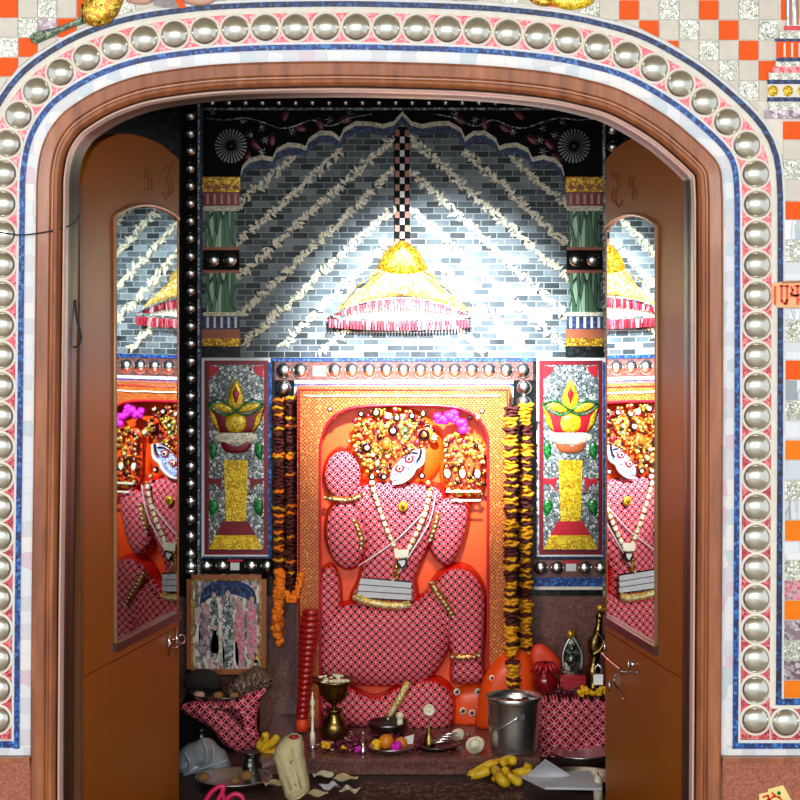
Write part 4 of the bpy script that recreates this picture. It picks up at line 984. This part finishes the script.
bt = MB(); A = P(180, 704, 5.80); Bq = P(255, 704, 5.80); bt.box((A.x, 5.80, .001), (Bq.x, 5.96, A.z-.004)); tag(bt.build('low_table', 'dark'), 'black low table in shadow under the framed picture', 'table')
b = MB(); CL = [(180, 706), (205, 698), (235, 697), (266, 687), (261, 700), (257, 722), (260, 738), (257, 750), (242, 753), (224, 744), (210, 728), (188, 715)]
b.dome(CL, [(205, 706), (245, 705), (246, 735)], 5.785, .035, None, n=60); b.dome(CL, [(205, 706), (245, 705), (246, 735)], 5.785, -.008, None, n=60)
for v in b.v: v.y += .004*math.sin(v.x*70+v.z*40)
tag(b.build('draped_cloth', 'lattice2'), 'crimson net-pattern cloth bundle hanging from the low table at left', 'cloth')
DBX = 5.706
Zr = P(0, 700, 5.706).z
# dark shadow lump & tray on left box
def lump(name, label, cat, pts, d, H, m, skel=None, rough=0):
    b = MB(); cx = sum(q[0] for q in pts)/len(pts); cy = sum(q[1] for q in pts)/len(pts)
    b.dome(pts, skel or [(cx, cy)], d+H*.0, H, None); b.dome(pts, skel or [(cx, cy)], d, -H*.5, None)
    if rough: b.v = [v+Vector((random.uniform(-1, 1), random.uniform(-1, 1), random.uniform(-1, 1)))*rough for v in b.v]
    return tag(b.build(name, m), label, cat)
zl = P(0, 699, 5.781).z
def disc(root, nm, c, r, h, m, lip=.3, th=.003):   # a shallow dish with rim
    b = MB(); b.lathe([(r*.75, 0), (r*.97, h*.85), (r, h), (r*.98, h+th*.5), (r*.93, h), (r*.72, th), (r*.01, th)], c, None, 40); return b.build(nm, m, root)
def topz(y, d): return P(0, y, d).z
tr = thing('dark_tray', P(224, 700, 5.824), 'dark round tray of sweets on the left cloth-covered box', 'tray')
ct = P(222, 690, 5.824); zt_ = P(0, 704, 5.80).z+.016; ct.z = zt_
disc(tr, 'dish', ct, px(33, 5.824), .012, 'steel_dk')
for i, (x, y, r, m) in enumerate(((199, 692, 5.5, 'skin'), (218, 688, 5, 'bread'), (234, 692, 4.6, 'bread'))):
    c = P(x, y, 5.781); c.z = zt_+px(r*.8, 5.4)+.001
    tag(MB().ball(c, px(r, 5.4), None, 14, (1.15, 1, .8), .06).build('round_sweet', 'bread' if i else 'skin'), ['pinkish round sweet at the left on the dark tray', 'brown conical sweet in the middle of the dark tray', 'small brown sweet near the right rim of the dark tray'][i], 'sweet')
bk = lump('crumpled_wrapper', 'crumpled brown cellophane wrapper leaning in front of the framed picture', 'wrapper', [(226, 690), (232, 678), (246, 668), (258, 662), (268, 670), (272, 680), (264, 688), (246, 692)], 5.845, .035, 'bag', [(236, 684), (262, 676)], .004)
bk.location.z -= .012; bk.data.materials[0] = mat('brown_cellophane', color='6b5346', rough=.25, bump=1.)
tag(MB().ball(P(203, 682, 5.90), px(19, 5.5), None, 18, (1.1, .35, .75), .02).build('shadow_lump', 'shadow_dk'), 'dark lump standing in for the shadow at the foot of the framed picture', 'shadow lump')  # added dark lump that stands for a patch of shadow

# red kalash and statues on right box
kz = Zr+.001
def flat(x, y_, d, z): c = P(x, y_, d); c.z = z; return c
kp = thing('red_pot', flat(545, 700, 5.781, kz), 'glossy dark red pot tied with red cloth on the right box', 'pot')
rp = px(14, 5.4)
MB().lathe([(rp*.5, 0), (rp*.9, rp*.45), (rp, rp*.95), (rp*.85, rp*1.5), (rp*.5, rp*1.85), (rp*.55, rp*2.0), (rp*.3, rp*2.05)], flat(545, 0, 5.781, kz), None, 28).build('body', 'redpot', kp)
b = MB(); 
for k in range(12): an = 2*PI*k/12; c = flat(545, 0, 5.781, kz+rp*1.95); b.tube([c, c+Vector((rp*.7*math.cos(an), rp*.6*math.sin(an), rp*.25)), c+Vector((rp*1.1*math.cos(an), rp*.9*math.sin(an), -.01))], [.006, .008, .002])
b.build('cloth_tie', 'redcloth', kp)
lump('orange_cloth', 'orange-red cloth draped behind the red pot at the wall', 'cloth', [(530, 668), (532, 648), (542, 644), (556, 655), (562, 670), (550, 676)], 5.888, .02, 'orange_cl', [(542, 660)])
sf = thing('silver_figurine', flat(572, 0, 5.781, kz+.02), 'silver figurine under a pointed arch with gold crown on the right box', 'figurine')
lump_pts = [(561, 678), (563, 655), (566, 640), (572, 630), (579, 640), (582, 655), (584, 678)]
MB().dome(lump_pts, [(572, 645), (572, 668)], 5.803, .02).build('arch_back', 'silverfig', sf)
b = MB(); b.tube([P(x, y, 5.787) for x, y in smooth_open([(564, 670), (563, 655), (567, 643), (572, 637), (577, 643), (582, 655), (581, 670)], 24)], .0045); b.build('garland_arch', 'steel', sf)
b = MB(); b.ball(P(572, 648, 5.779), .011, None); b.ball(P(572, 660, 5.776), .016, None, sc=(1, .7, 1.3)); b.build('figure', 'silverfig', sf)
b = MB(); b.ball(P(571, 634, 5.787), .013, None, 10, (1, .7, 1), .2); b.build('flower_crown', 'gold', sf)
b = MB(); b.box(flat(560, 0, 5.781, kz)+Vector((0, -.02, 0)), flat(585, 0, 5.781, kz+.052)+Vector((0, .03, 0))); b.build('red_seat', 'redcloth', sf)
bf = thing('brass_figurine', flat(597, 0, 5.835, kz), 'tall brass figurine with flower crown half hidden behind the right door latch', 'figurine')
b = MB(); b.tube([P(x, y, 5.835) for x, y in smooth_open([(594, 702), (593, 672), (595, 655), (594, 645), (597, 635), (599, 625), (599, 618)], 24)], [.024]*5+[.020]*5+[.014]*4+[.018]*4+[.012]*3+[.009]*3, None, 14); b.build('body', 'brass', bf)
MB().ball(P(600, 616, 5.835), .013).build('head', 'brass', bf)
MB().ball(P(601, 608, 5.835), .013, None, 10, (1.2, .8, .8), .2).build('flower_crown', 'gold', bf)
b = MB(); b.tube([P(x, y, 5.813) for x, y in smooth_open([(596, 632), (604, 640), (600, 650), (592, 655)], 12)], .006); b.build('arm', 'brass', bf)
fy = [(581, 694), (587, 691), (592, 694), (599, 692), (603, 690), (584, 689)]
for i, (x, y) in enumerate(fy):
    c = P(x, y, 5.722); c.z = max(c.z, kz+px(4.5, 5.728)+.001); 
    b = MB(); 
    for q in range(10): b.ball(c+Vector((random.uniform(-1, 1), random.uniform(-1, 1), random.uniform(-1, 1)))*.006, .006, None, 8)
    tag(b.build('yellow_flower', 'yellow'), 'yellow marigold head lying on the front edge of the right box', 'flower', 'yellow marigold heads on the right box')
b = MB()
for k in range(70): c = P(random.uniform(556, 604), 0, random.uniform(5.728, 5.760)); c.z = kz+random.uniform(.004, .022); b.ball(c, random.uniform(.004, .008), random.choice(['purple', 'silverfig', 'mari_d', 'maroon']), 7)
tag(b.build('scattered_petals', None), 'small dark leaves and petals strewn along the top of the right box', 'petals', kind='stuff')

# ============================================================ OFFERINGS ON THE PLINTH
def rowz(x, y): d = onpl(y); return flat(x, 0, d, ZP+.0005), d
c, d = rowz(334, 741)
bp = thing('brass_lamp_stand', c, 'dark brass pot with a wide bowl of coconut pieces balanced on top', 'ritual vessel')
u = px(1, d)
MB().lathe([(u*8, 0), (u*12, u*4), (u*14.5, u*12), (u*12, u*21), (u*7, u*25), (u*6.5, u*28), (u*9.5, u*31), (u*9, u*32), (u*5, u*30)], c, None, 30).build('pot', 'brass', bp)
MB().lathe([(u*3.5, u*30), (u*2.2, u*34), (u*3, u*37), (u*9, u*40), (u*14, u*46), (u*16, u*54), (u*16.5, u*57), (u*23, u*60.5), (u*22.5, u*62), (u*15, u*58), (u*1, u*57)], c, None, 32).build('bowl', 'brass', bp)
b = MB()
for k in range(34):
    an = random.uniform(0, 2*PI); r = u*random.uniform(2, 17); b.ball(c+Vector((r*math.cos(an), r*math.sin(an), u*random.uniform(58, 63))), u*random.uniform(1.8, 4), None, 8, (1, .8, .6), .1)
b.build('coconut_piece', 'shell', bp)['kind'] = 'stuff'
c, d = rowz(312.5, 748); cs = thing('silver_candlestick', c, 'thin silver stick with white candle stub at the left front of the plinth', 'candlestick'); u = px(1, d)
MB().lathe([(u*5, 0), (u*5, u*1.5), (u*3, u*3)], c, None, 14).build('base', 'steel', cs)
MB().lathe([(u*2.6, u*3), (u*2.6, u*15), (u*1.5, u*15.5), (u*1.2, u*30), (u*2.2, u*36), (u*1, u*40), (u*2.6, u*45), (u*1.2, u*50), (u*.4, u*56)], c, None, 14).build('stick', 'pearl', cs)
# petals heap
b = MB()
for k in range(420):
    x = random.uniform(310, 470) if k > 200 else random.gauss(345, 14); y = random.uniform(735, 754)
    c, d = rowz(min(max(x, 309), 480), y); b.ball(c+Vector((0, 0, .004+.006*random.random())), random.uniform(.003, .007), random.choice(['purple', 'purple', 'purple', 'maroon', 'mari_d', 'skin', 'purple', 'gem']), 6, (1, 1, .5))
tag(b.build('rose_petals', None), 'purple rose petals strewn over the front of the plinth', 'petals', kind='stuff')
def bloom(x, y, r, m, nm, lab, grp=None, lift=0):
    c, d = rowz(x, y); R_ = px(r, d); c = c+Vector((0, 0, R_+lift)); b = MB()
    for q in range(14): b.ball(c+Vector((random.uniform(-1, 1), random.uniform(-1, 1), random.uniform(-1, 1)))*R_*.55, R_*.5, None, 8)
    return tag(b.build(nm, m), lab, 'flower', grp)
bloom(326, 751, 5, 'yellow', 'yellow_flower', 'yellow marigold head in front of the brass pot')
bloom(344, 752, 3.6, 'yellow', 'yellow_flower', 'small yellow flower among petals right of the brass pot')
bloom(354, 745, 5, 'purple', 'rose_bloom', 'dark purple rose head behind the petal heap')
bloom(349, 751, 4, 'purple', 'rose_bloom', 'purple rose head at the front of the petal heap')
bloom(358, 753, 3.6, 'magenta', 'rose_bloom', 'small pink rose near the silver figurine stand')
# thali with fruit
c, d = rowz(391, 751); th = thing('steel_thali', c, 'steel thali heaped with fruit and flowers at the front of the plinth', 'plate'); u = px(1, d); disc(th, 'dish', c, u*23, u*5, 'steel')
for i, (x, dy, r, m, nm, lab) in enumerate(((386, 0, 8, 'apple', 'orange_fruit', 'orange-yellow fruit on the left of the steel thali'), (401, 0, 6.5, 'apple', 'orange_fruit', 'orange-red fruit at the right of the steel thali'), (396, -.035, 6, 'magenta', 'rose_bloom', 'bright pink rose at the front of the steel thali'), (376, -.02, 6, 'yellow', 'yellow_flower', 'yellow marigold on the left rim of the steel thali'), (384, .035, 5, 'mari_o', 'orange_flower', 'orange marigold at the back of the steel thali'), (390, .05, 6, 'purple', 'rose_bloom', 'purple rose at the back of the steel thali'))):
    cc = c+Vector((px(x-391, d), dy, u*2+px(r, d)*.9)); b = MB()
    if 'fruit' in nm: b.lathe([(px(r, d)*math.sin(PI*k/12)*(1 if k < 11 else .9), -px(r, d)*math.cos(PI*k/12)*.92) for k in range(1, 12)], cc, None, 20); b.ball(cc+Vector((0, 0, px(r, d)*.9)), .002, None, 6)
    else:
        for q in range(14): b.ball(cc+Vector((random.uniform(-1, 1), random.uniform(-1, 1), random.uniform(-1, 1)))*px(r, d)*.55, px(r, d)*.5, None, 8)
    tag(b.build(nm, m), lab, 'fruit' if 'fruit' in nm else 'flower')
b = MB(); cc = c+Vector((u*17, .01, u*6)); b.add([cc+Vector((-u*6, 0, 0)), cc+Vector((u*5, -.01, u*2)), cc+Vector((u*6, .02, u*8)), cc+Vector((-u*4, .02, u*5)), cc+Vector((-u*6, 0, -.002)), cc+Vector((u*5, -.01, u*2-.002)), cc+Vector((u*6, .02, u*8-.002)), cc+Vector((-u*4, .02, u*5-.002))], [(0, 1, 2, 3), (7, 6, 5, 4), (0, 4, 5, 1), (1, 5, 6, 2), (2, 6, 7, 3), (3, 7, 4, 0)]); tag(b.build('folded_note', 'white'), 'folded white paper on the right rim of the steel thali', 'paper')
# dark handled tray behind, silver small figure
c, d = rowz(388, 735); tb = thing('dark_basket', c, 'dark bowl standing behind the steel thali', 'bowl'); u = px(1, d)
MB().lathe([(u*15, 0), (u*20, u*10), (u*21, u*13), (u*20, u*13.5), (u*17, u*6), (u*1, u*3)], c, None, 30).build('dish', 'steel_dk', tb)
c, d = rowz(363, 754); sm = thing('silver_bell', c, 'small silver hand bell standing left of the steel thali', 'bell'); u = px(1, d)
MB().lathe([(u*3.6, 0), (u*3, u*3), (u*2.2, u*7), (u*1, u*9), (u*.8, u*14), (u*1.9, u*16.5), (u*.8, u*19), (u*1.5, u*21), (u*.4, u*23)], c, None, 16).build('bell_body', 'chrome', sm)
c, d = rowz(400, 733); 
tag(MB().ball(c+Vector((0, 0, .045)), .011, None, 12, (1, .8, 1.1), .08).lathe([(.008, 0), (.008, .036), (.004, .038)], c, None, 12).build('white_bud', 'shell'), 'small white bud on a stub behind the thali', 'bud')
# lamp plate
c, d = rowz(436, 748); lp = thing('lamp_plate', c, 'dark steel plate with a small brass lamp and folded strips', 'plate'); u = px(1, d); disc(lp, 'dish', c, u*24, u*4, 'steel_dk')
b = MB()
for k in range(4): cc = c+Vector((u*(4+k*3), -.01+k*.012, u*(5+k*1.6))); b.tube([cc+Vector((-u*9, 0, 0)), cc+Vector((0, .006, u*1.5)), cc+Vector((u*9, 0, u*2.5))], [.003, .0035, .002])
tag(b.build('silver_strips', 'chrome'), 'bent silvery strips lying on the dark lamp plate', 'strip')
cc = c+Vector((-u*7, .012, u*1.5)); bl = thing('flower_stand', cc, 'slim brass stand topped by a round white flower disc before the idol', 'stand')
MB().lathe([(u*7, 0), (u*5, u*3), (u*4.5, u*9), (u*2, u*14), (u*.8, u*17), (u*.8, u*30)], cc, None, 20).build('brass_stem', 'brass', bl)
b = MB(); b.lathe([(u*6, 0), (u*5.5, u*2), (u*4.8, u*1.2), (u*3.4, u*1.6), (u*2.4, u*.9), (u*1.2, u*2)], cc+Vector((0, 0, u*35.5)), None, 20, 'y'); b.build('flower_disc', 'shell', bl)
# conches
def conch(x, y, r, label):
    c, d = rowz(x, y); R_ = px(r, d); root = thing('conch_shell', c, label, 'shell'); cc = c+Vector((0, 0, R_))
    MB().lathe([(R_, 0), (R_*.96, R_*.22), (R_*.78, R_*.3), (R_*.74, R_*.42), (R_*.52, R_*.46), (R_*.48, R_*.6), (R_*.26, R_*.62), (R_*.2, R_*.75), (R_*.03, R_*.8)], cc, None, 26, 'y').build('spire', 'shell', root)
    b = MB(); b.tube([cc+Vector((R_*(.92-.12*a_)*math.cos(a_*1.0)*.98, -R_*(.30+.075*a_), R_*(.92-.12*a_)*math.sin(a_))) for a_ in [q*.22 for q in range(30)]], R_*.035); b.build('spiral_groove', 'bread', root)
    MB().tube([cc+Vector((R_*.1, .0, 0)), cc+Vector((R_*.4, R_*.6, -.0)), cc+Vector((R_*.8, R_*1.2, 0)), cc+Vector((R_*1.0, R_*2.0, -.004))], [R_*.95, R_*.95, R_*.6, R_*.1], None, 16).build('body_whorl', 'shell', root)
conch(474, 754, 8.6, 'large ivory conch shell with spiral end facing out, left of the bucket')
conch(457, 741, 6, 'smaller ivory conch shell behind the lamp plate')
# bucket
c, d = rowz(514, 751); c.z = ZP+.0005; bu = thing('steel_bucket', c, 'stainless steel bucket with wire handle right of the idol', 'bucket'); u = px(1.06, d)
b = MB(); b.lathe([(u*21.5, 0), (u*22, u*2), (u*22.5, u*8), (u*24, u*30), (u*25, u*46), (u*25.4, u*47), (u*27, u*52), (u*26.4, u*52.6), (u*24.6, u*46), (u*22, u*8), (u*20, u*4), (u*.3, u*3)], c, None, 44); b.build('pail', 'steel', bu)
b = MB(); b.tube([c+Vector((-u*24.6, -.0, u*41)), c+Vector((-u*24, -u*14, u*28)), c+Vector((-u*14, -u*23.6, u*26)), c+Vector((-u*2, -u*25.2, u*34)), c+Vector((u*8, -u*24.6, u*39))], .0018); b.build('wire_handle', 'chrome', bu)
b = MB(); b.box(c+Vector((u*2, -u*25.4, u*35)), c+Vector((u*9, -u*23.5, u*40))); b.build('handle_lug', 'steel_dk', bu)
b = MB()
for k in range(36): an = random.uniform(0, 2*PI); r = u*random.uniform(0, 19); b.ball(c+Vector((r*math.cos(an), r*math.sin(an), u*random.uniform(40, 46))), random.uniform(.007, .013), random.choice(['mari_d', 'mari_d', 'purple', 'mari_y']), 8)
tag(b.build('wilted_flowers', None), 'heap of wilted dark flowers filling the steel bucket', 'flowers', kind='stuff')

# ============================================================ BANANAS
def banana(pts, R_, par, nm='banana'):
    n = 16; q = smooth_open([tuple(p_) for p_ in pts], n); rr = [R_*min(1, .35+2.2*math.sin(PI*min(max(i/(n-1), .02), .98))) for i in range(n)]
    b = MB(); b.tube(q, rr, 'banana', 10); b.ball(q[-1], R_*.42, 'tip', 8); b.tube([q[0], tuple(Vector(q[0])+(Vector(q[0])-Vector(q[1])).normalized()*R_*.8)], R_*.3, 'tip', 6)
    return b.build(nm, None, par)
def zf(x, y, z): # point at height z seen at (x,y)
    d = (EYE-z)*F/(y-VY); return P(x, y, d)
nb_ = thing('banana_bunch', zf(500, 783, 0.0), 'bunch of ripe bananas lying on the floor below the steel bucket', 'bananas')
for L_ in ([(526, 764, .055), (529, 770, .045), (520, 773, .035), (505, 777, .03), (492, 779, .025)],
           [(512, 765, .045), (504, 763, .05), (492, 764, .05), (482, 769, .04), (470, 777, .03)],
           [(500, 764, .06), (508, 760, .065), (517, 762, .06)],
           [(494, 768, .05), (498, 774, .045), (502, 781, .035), (508, 784, .02)],
           [(503, 769, .05), (509, 775, .04), (517, 781, .025), (522, 783, .02)],
           [(468, 775, .03), (478, 774, .035), (490, 770, .045)]):
    banana([zf(x, y, z) for x, y, z in L_], .0125, nb_)
nb2 = thing('banana_bunch', zf(262, 752, .06), 'three bananas fanned out between the left cloth box and paper bag', 'bananas')
for L_ in ([(259, 750, .06), (261, 743, .07), (265, 738, .08), (265, 732, .09)], [(260, 752, .06), (266, 747, .065), (274, 741, .075), (278, 735, .085)], [(262, 755, .055), (268, 754, .058), (275, 752, .062), (281, 747, .07)]):
    banana([P(x, y, 5.567-.0*z) for x, y, z in L_], .0105, nb2)
# ============================================================ LEFT FOREGROUND
b = MB(); D_ = 5.460
rows = []
poly = smooth_closed([(266, 751), (276, 738), (292, 733), (302, 737), (303, 752), (309, 786), (306, 795), (296, 800), (287, 799), (282, 790)], 60)
b.dome([(274, 753), (280, 742), (291, 734), (302, 737), (304, 755), (309, 782), (308, 792), (297, 799), (287, 799), (283, 788), (276, 766)], [(290, 755), (297, 785)], 5.27, .03); b.dome([(274, 753), (280, 742), (291, 734), (302, 737), (304, 755), (309, 782), (308, 792), (297, 799), (287, 799), (283, 788), (276, 766)], [(290, 755), (297, 785)], 5.27, -.012)
pb = thing('paper_bag', zf(292, 795, 0), 'long creased cream paper bag leaning on the plinth at left', 'paper bag'); b.v = [v+Vector((random.uniform(-1, 1), random.uniform(-1, 1), random.uniform(-1, 1)))*.0012 for v in b.v]
b.build('bag_body', 'paperbag', pb)
b = MB(); b.tube([P(x, y, 5.24) for x, y in ((286, 797), (292, 792), (301, 790), (305, 793), (299, 798), (290, 800))], .003); b.build('folded_end', 'paperbag', pb)
b = MB(); b.tube([P(x, y, 5.238) for x, y in ((278, 750), (284, 768), (291, 790))], .0028); b.tube([P(x, y, 5.238) for x, y in ((292, 748), (296, 768), (301, 788))], .0024); b.build('crease', 'paperbag', pb)
b = MB(); b.ball(P(294, 737, 5.25), .010, None, 10, (1.3, .7, .6), .1); b.build('red_tip', 'redcloth', pb)
# plastic bag
pts = [(176, 765), (180, 750), (192, 742), (203, 737), (218, 746), (228, 757), (231, 768), (225, 775), (205, 778), (190, 784), (177, 782)]
bgp = thing('plastic_bag', zf(200, 782, 0), 'crumpled translucent grey plastic bag at the foot of the left door', 'plastic bag')
b = MB(); b.dome(pts, [(190, 762), (220, 764)], 5.589, .06, None, n=60, N=10); b.dome(pts, [(190, 762), (220, 764)], 5.589, -.03, None, n=60)
for v in b.v:
    k = math.sin(v.x*90+v.z*60)*.004+math.sin(v.z*140-v.x*50)*.0035; v.y += k; v.z += k*.4
b.build('bag_body', 'bag', bgp)
b = MB()
for L_ in ([(182, 776), (198, 770), (215, 764), (228, 760)], [(203, 739), (207, 752), (204, 762)], [(212, 744), (214, 756), (210, 766)], [(184, 752), (190, 762), (188, 770)]): b.tube([P(x, y, 5.514) for x, y in smooth_open(L_, 12)], [.002+.0035*math.sin(PI*i/11) for i in range(12)])
b.build('fold', 'bag', bgp)
# steel pots behind the plate
c = zf(250, 776, .0); c.z = .001; spn = thing('steel_tumbler', c, 'dark steel tumbler standing between the left cloth box and the wide plate', 'tumbler'); u = px(1, c.y)
MB().lathe([(u*7.5, 0), (u*8, u*8), (u*8, u*15), (u*6.5, u*16), (u*7, u*21), (u*10, u*23), (u*9.5, u*24), (u*5, u*22)], c, None, 26).build('cup', 'steel_dk', spn)
c = zf(201, 760, .0); c.z = .001
spn = thing('small_steel_bottle', c, 'small steel bottle in shadow behind the grey plastic bag', 'bottle'); MB().lathe([(u*7, 0), (u*7, u*18), (u*3, u*24), (u*3, u*30), (u*3.5, u*31)], c, None, 20).build('flask', 'steel_dk', spn)
# wide plate
c = zf(234, 783, .0); c.z = .001; wp = thing('wide_steel_plate', c, 'wide steel plate with sweets on the floor at lower left', 'plate'); u = px(1, c.y); disc(wp, 'dish', c, u*39, u*6, 'steel')
for i, (x, dy, r, lab) in enumerate(((246, .0, 6, 'brown laddu in the wide steel plate, right side'), (204, -.01, 5.5, 'dark brown sweet at the left rim of the wide steel plate'), (236, -.04, 4.5, 'small crumbly sweet at the front of the wide steel plate'))):
    cc = Vector((c.x+px(x-234, c.y), c.y+dy, c.z+.005+px(r, c.y)*.85)); tag(MB().ball(cc, px(r, c.y), None, 14, (1.2, 1, .85), .08).build('round_sweet', 'bread'), lab, 'sweet')
# pink bag
pk = thing('pink_bag', zf(222, 803, 0), 'pink plastic carry bag handles at the bottom left corner', 'plastic bag')
b = MB()
for L_, r in (([(203, 806), (210, 794), (218, 787), (224, 786), (221, 795), (216, 804)], .006), ([(222, 787), (223, 795), (226, 806)], .005), ([(226, 800), (234, 794), (242, 797), (244, 806)], .006)):
    b.tube([P(x, y, 4.93) for x, y in smooth_open(L_, 16)], r)
b.build('handle', 'pinkbag', pk)
MB().ball(P(222, 812, 4.93), .045, None, 16, (1.2, .6, .35), .03).build('bag_body', 'pinkbag', pk)
# scattered notes and leaves in front of the plinth
for i, (x, y, w_, a, m, lab) in enumerate(((322, 774, 16, .3, 'shell', 'crumpled pale note on the floor in front of the brass pot'), (345, 778, 18, -.2, 'paperbag', 'beige folded note on the floor beside the rug corner'), (330, 787, 14, .7, 'newsp', 'grey crumpled note nearest the paper bag'), (272, 785, 14, .4, 'paperbag', 'torn paper scrap between the wide plate and the paper bag'), (318, 796, 16, .1, 'paperbag', 'striped paper scrap at the bottom edge right of the paper bag'), (350, 793, 14, -.5, 'shell', 'pale scrap at the left edge of the rug'))):
    c = zf(x, y, .012); c.z = .012+ .002*i; W_ = px(w_, c.y); b = MB(); g_ = []
    for r in range(2):
        rows = []
        for k in range(7):
            rows.append([c+Vector((math.cos(a)*(k/6-.5)*W_*1.3-math.sin(a)*(j/4-.5)*W_, math.sin(a)*(k/6-.5)*W_*1.3+math.cos(a)*(j/4-.5)*W_*1.1, .0045*math.sin(k*1.1+j*.9+i*2)-r*.0015)) for j in range(5)])
        g_.append(rows); b.loft(rows if r == 0 else rows[::-1], None, False)
    tag(b.build('paper_scrap', m), lab, 'paper')
# right foreground: papers on steel plates
c = zf(582, 783, .0); c.z = .001; sp = thing('stacked_steel_plate', c, 'steel plate on the floor under the paper pile at lower right', 'plate'); u = px(1, c.y); disc(sp, 'dish', c, u*36, u*7, 'steel')
c2 = zf(582, 763, .0); c2.z = .001; sp = thing('steel_basin', c2, 'steel basin behind the paper pile below the right cloth box', 'basin'); u = px(1, c2.y); disc(sp, 'dish', c2, u*30, u*11, 'steel')
def sheet(cs, th, name, m, lab):
    n = 8; g_ = []; b = MB()
    for r in (0, 1):
        rows = []
        for i in range(n+1):
            s_ = i/n; rows.append([(cs[0].lerp(cs[1], s_)).lerp(cs[3].lerp(cs[2], s_), j/n)+Vector((0, 0, .006*math.sin(s_*PI)*math.sin(j/n*3)-th*r)) for j in range(n+1)])
        g_.append(rows); b.loft(rows if r == 0 else rows[::-1], None)
    for a_, b_ in ((g_[0][0], g_[1][0]), (g_[0][-1], g_[1][-1]), ([r[0] for r in g_[0]], [r[0] for r in g_[1]]), ([r[-1] for r in g_[0]], [r[-1] for r in g_[1]])): b.strip(a_, b_)
    return tag(b.build(name, m), lab, 'paper')
sheet([zf(520, 775, .035), zf(545, 787, .04), zf(602, 788, .04), zf(590, 770, .055)], .006, 'paper_pile', 'newsp', 'pile of pale folded papers resting on the steel plate at lower right')
sheet([zf(527, 775, .04), zf(545, 759, .10), zf(572, 776, .048), zf(560, 780, .042)], .002, 'folded_sheet', 'newsp', 'peaked white folded sheet on top of the paper pile')
cd = zf(598, 800, 0); cd.z = .0; cn_ = thing('white_candle', cd, 'short white candle standing by the right door edge', 'candle'); u = px(1, cd.y)
MB().lathe([(u*4.5, 0), (u*5, u*12), (u*4, u*22), (u*2, u*25)], cd, None, 18).build('wax', 'pearl', cn_); MB().lathe([(u*.6, u*25), (u*.5, u*29)], cd, None, 8).build('wick', 'wire', cn_)
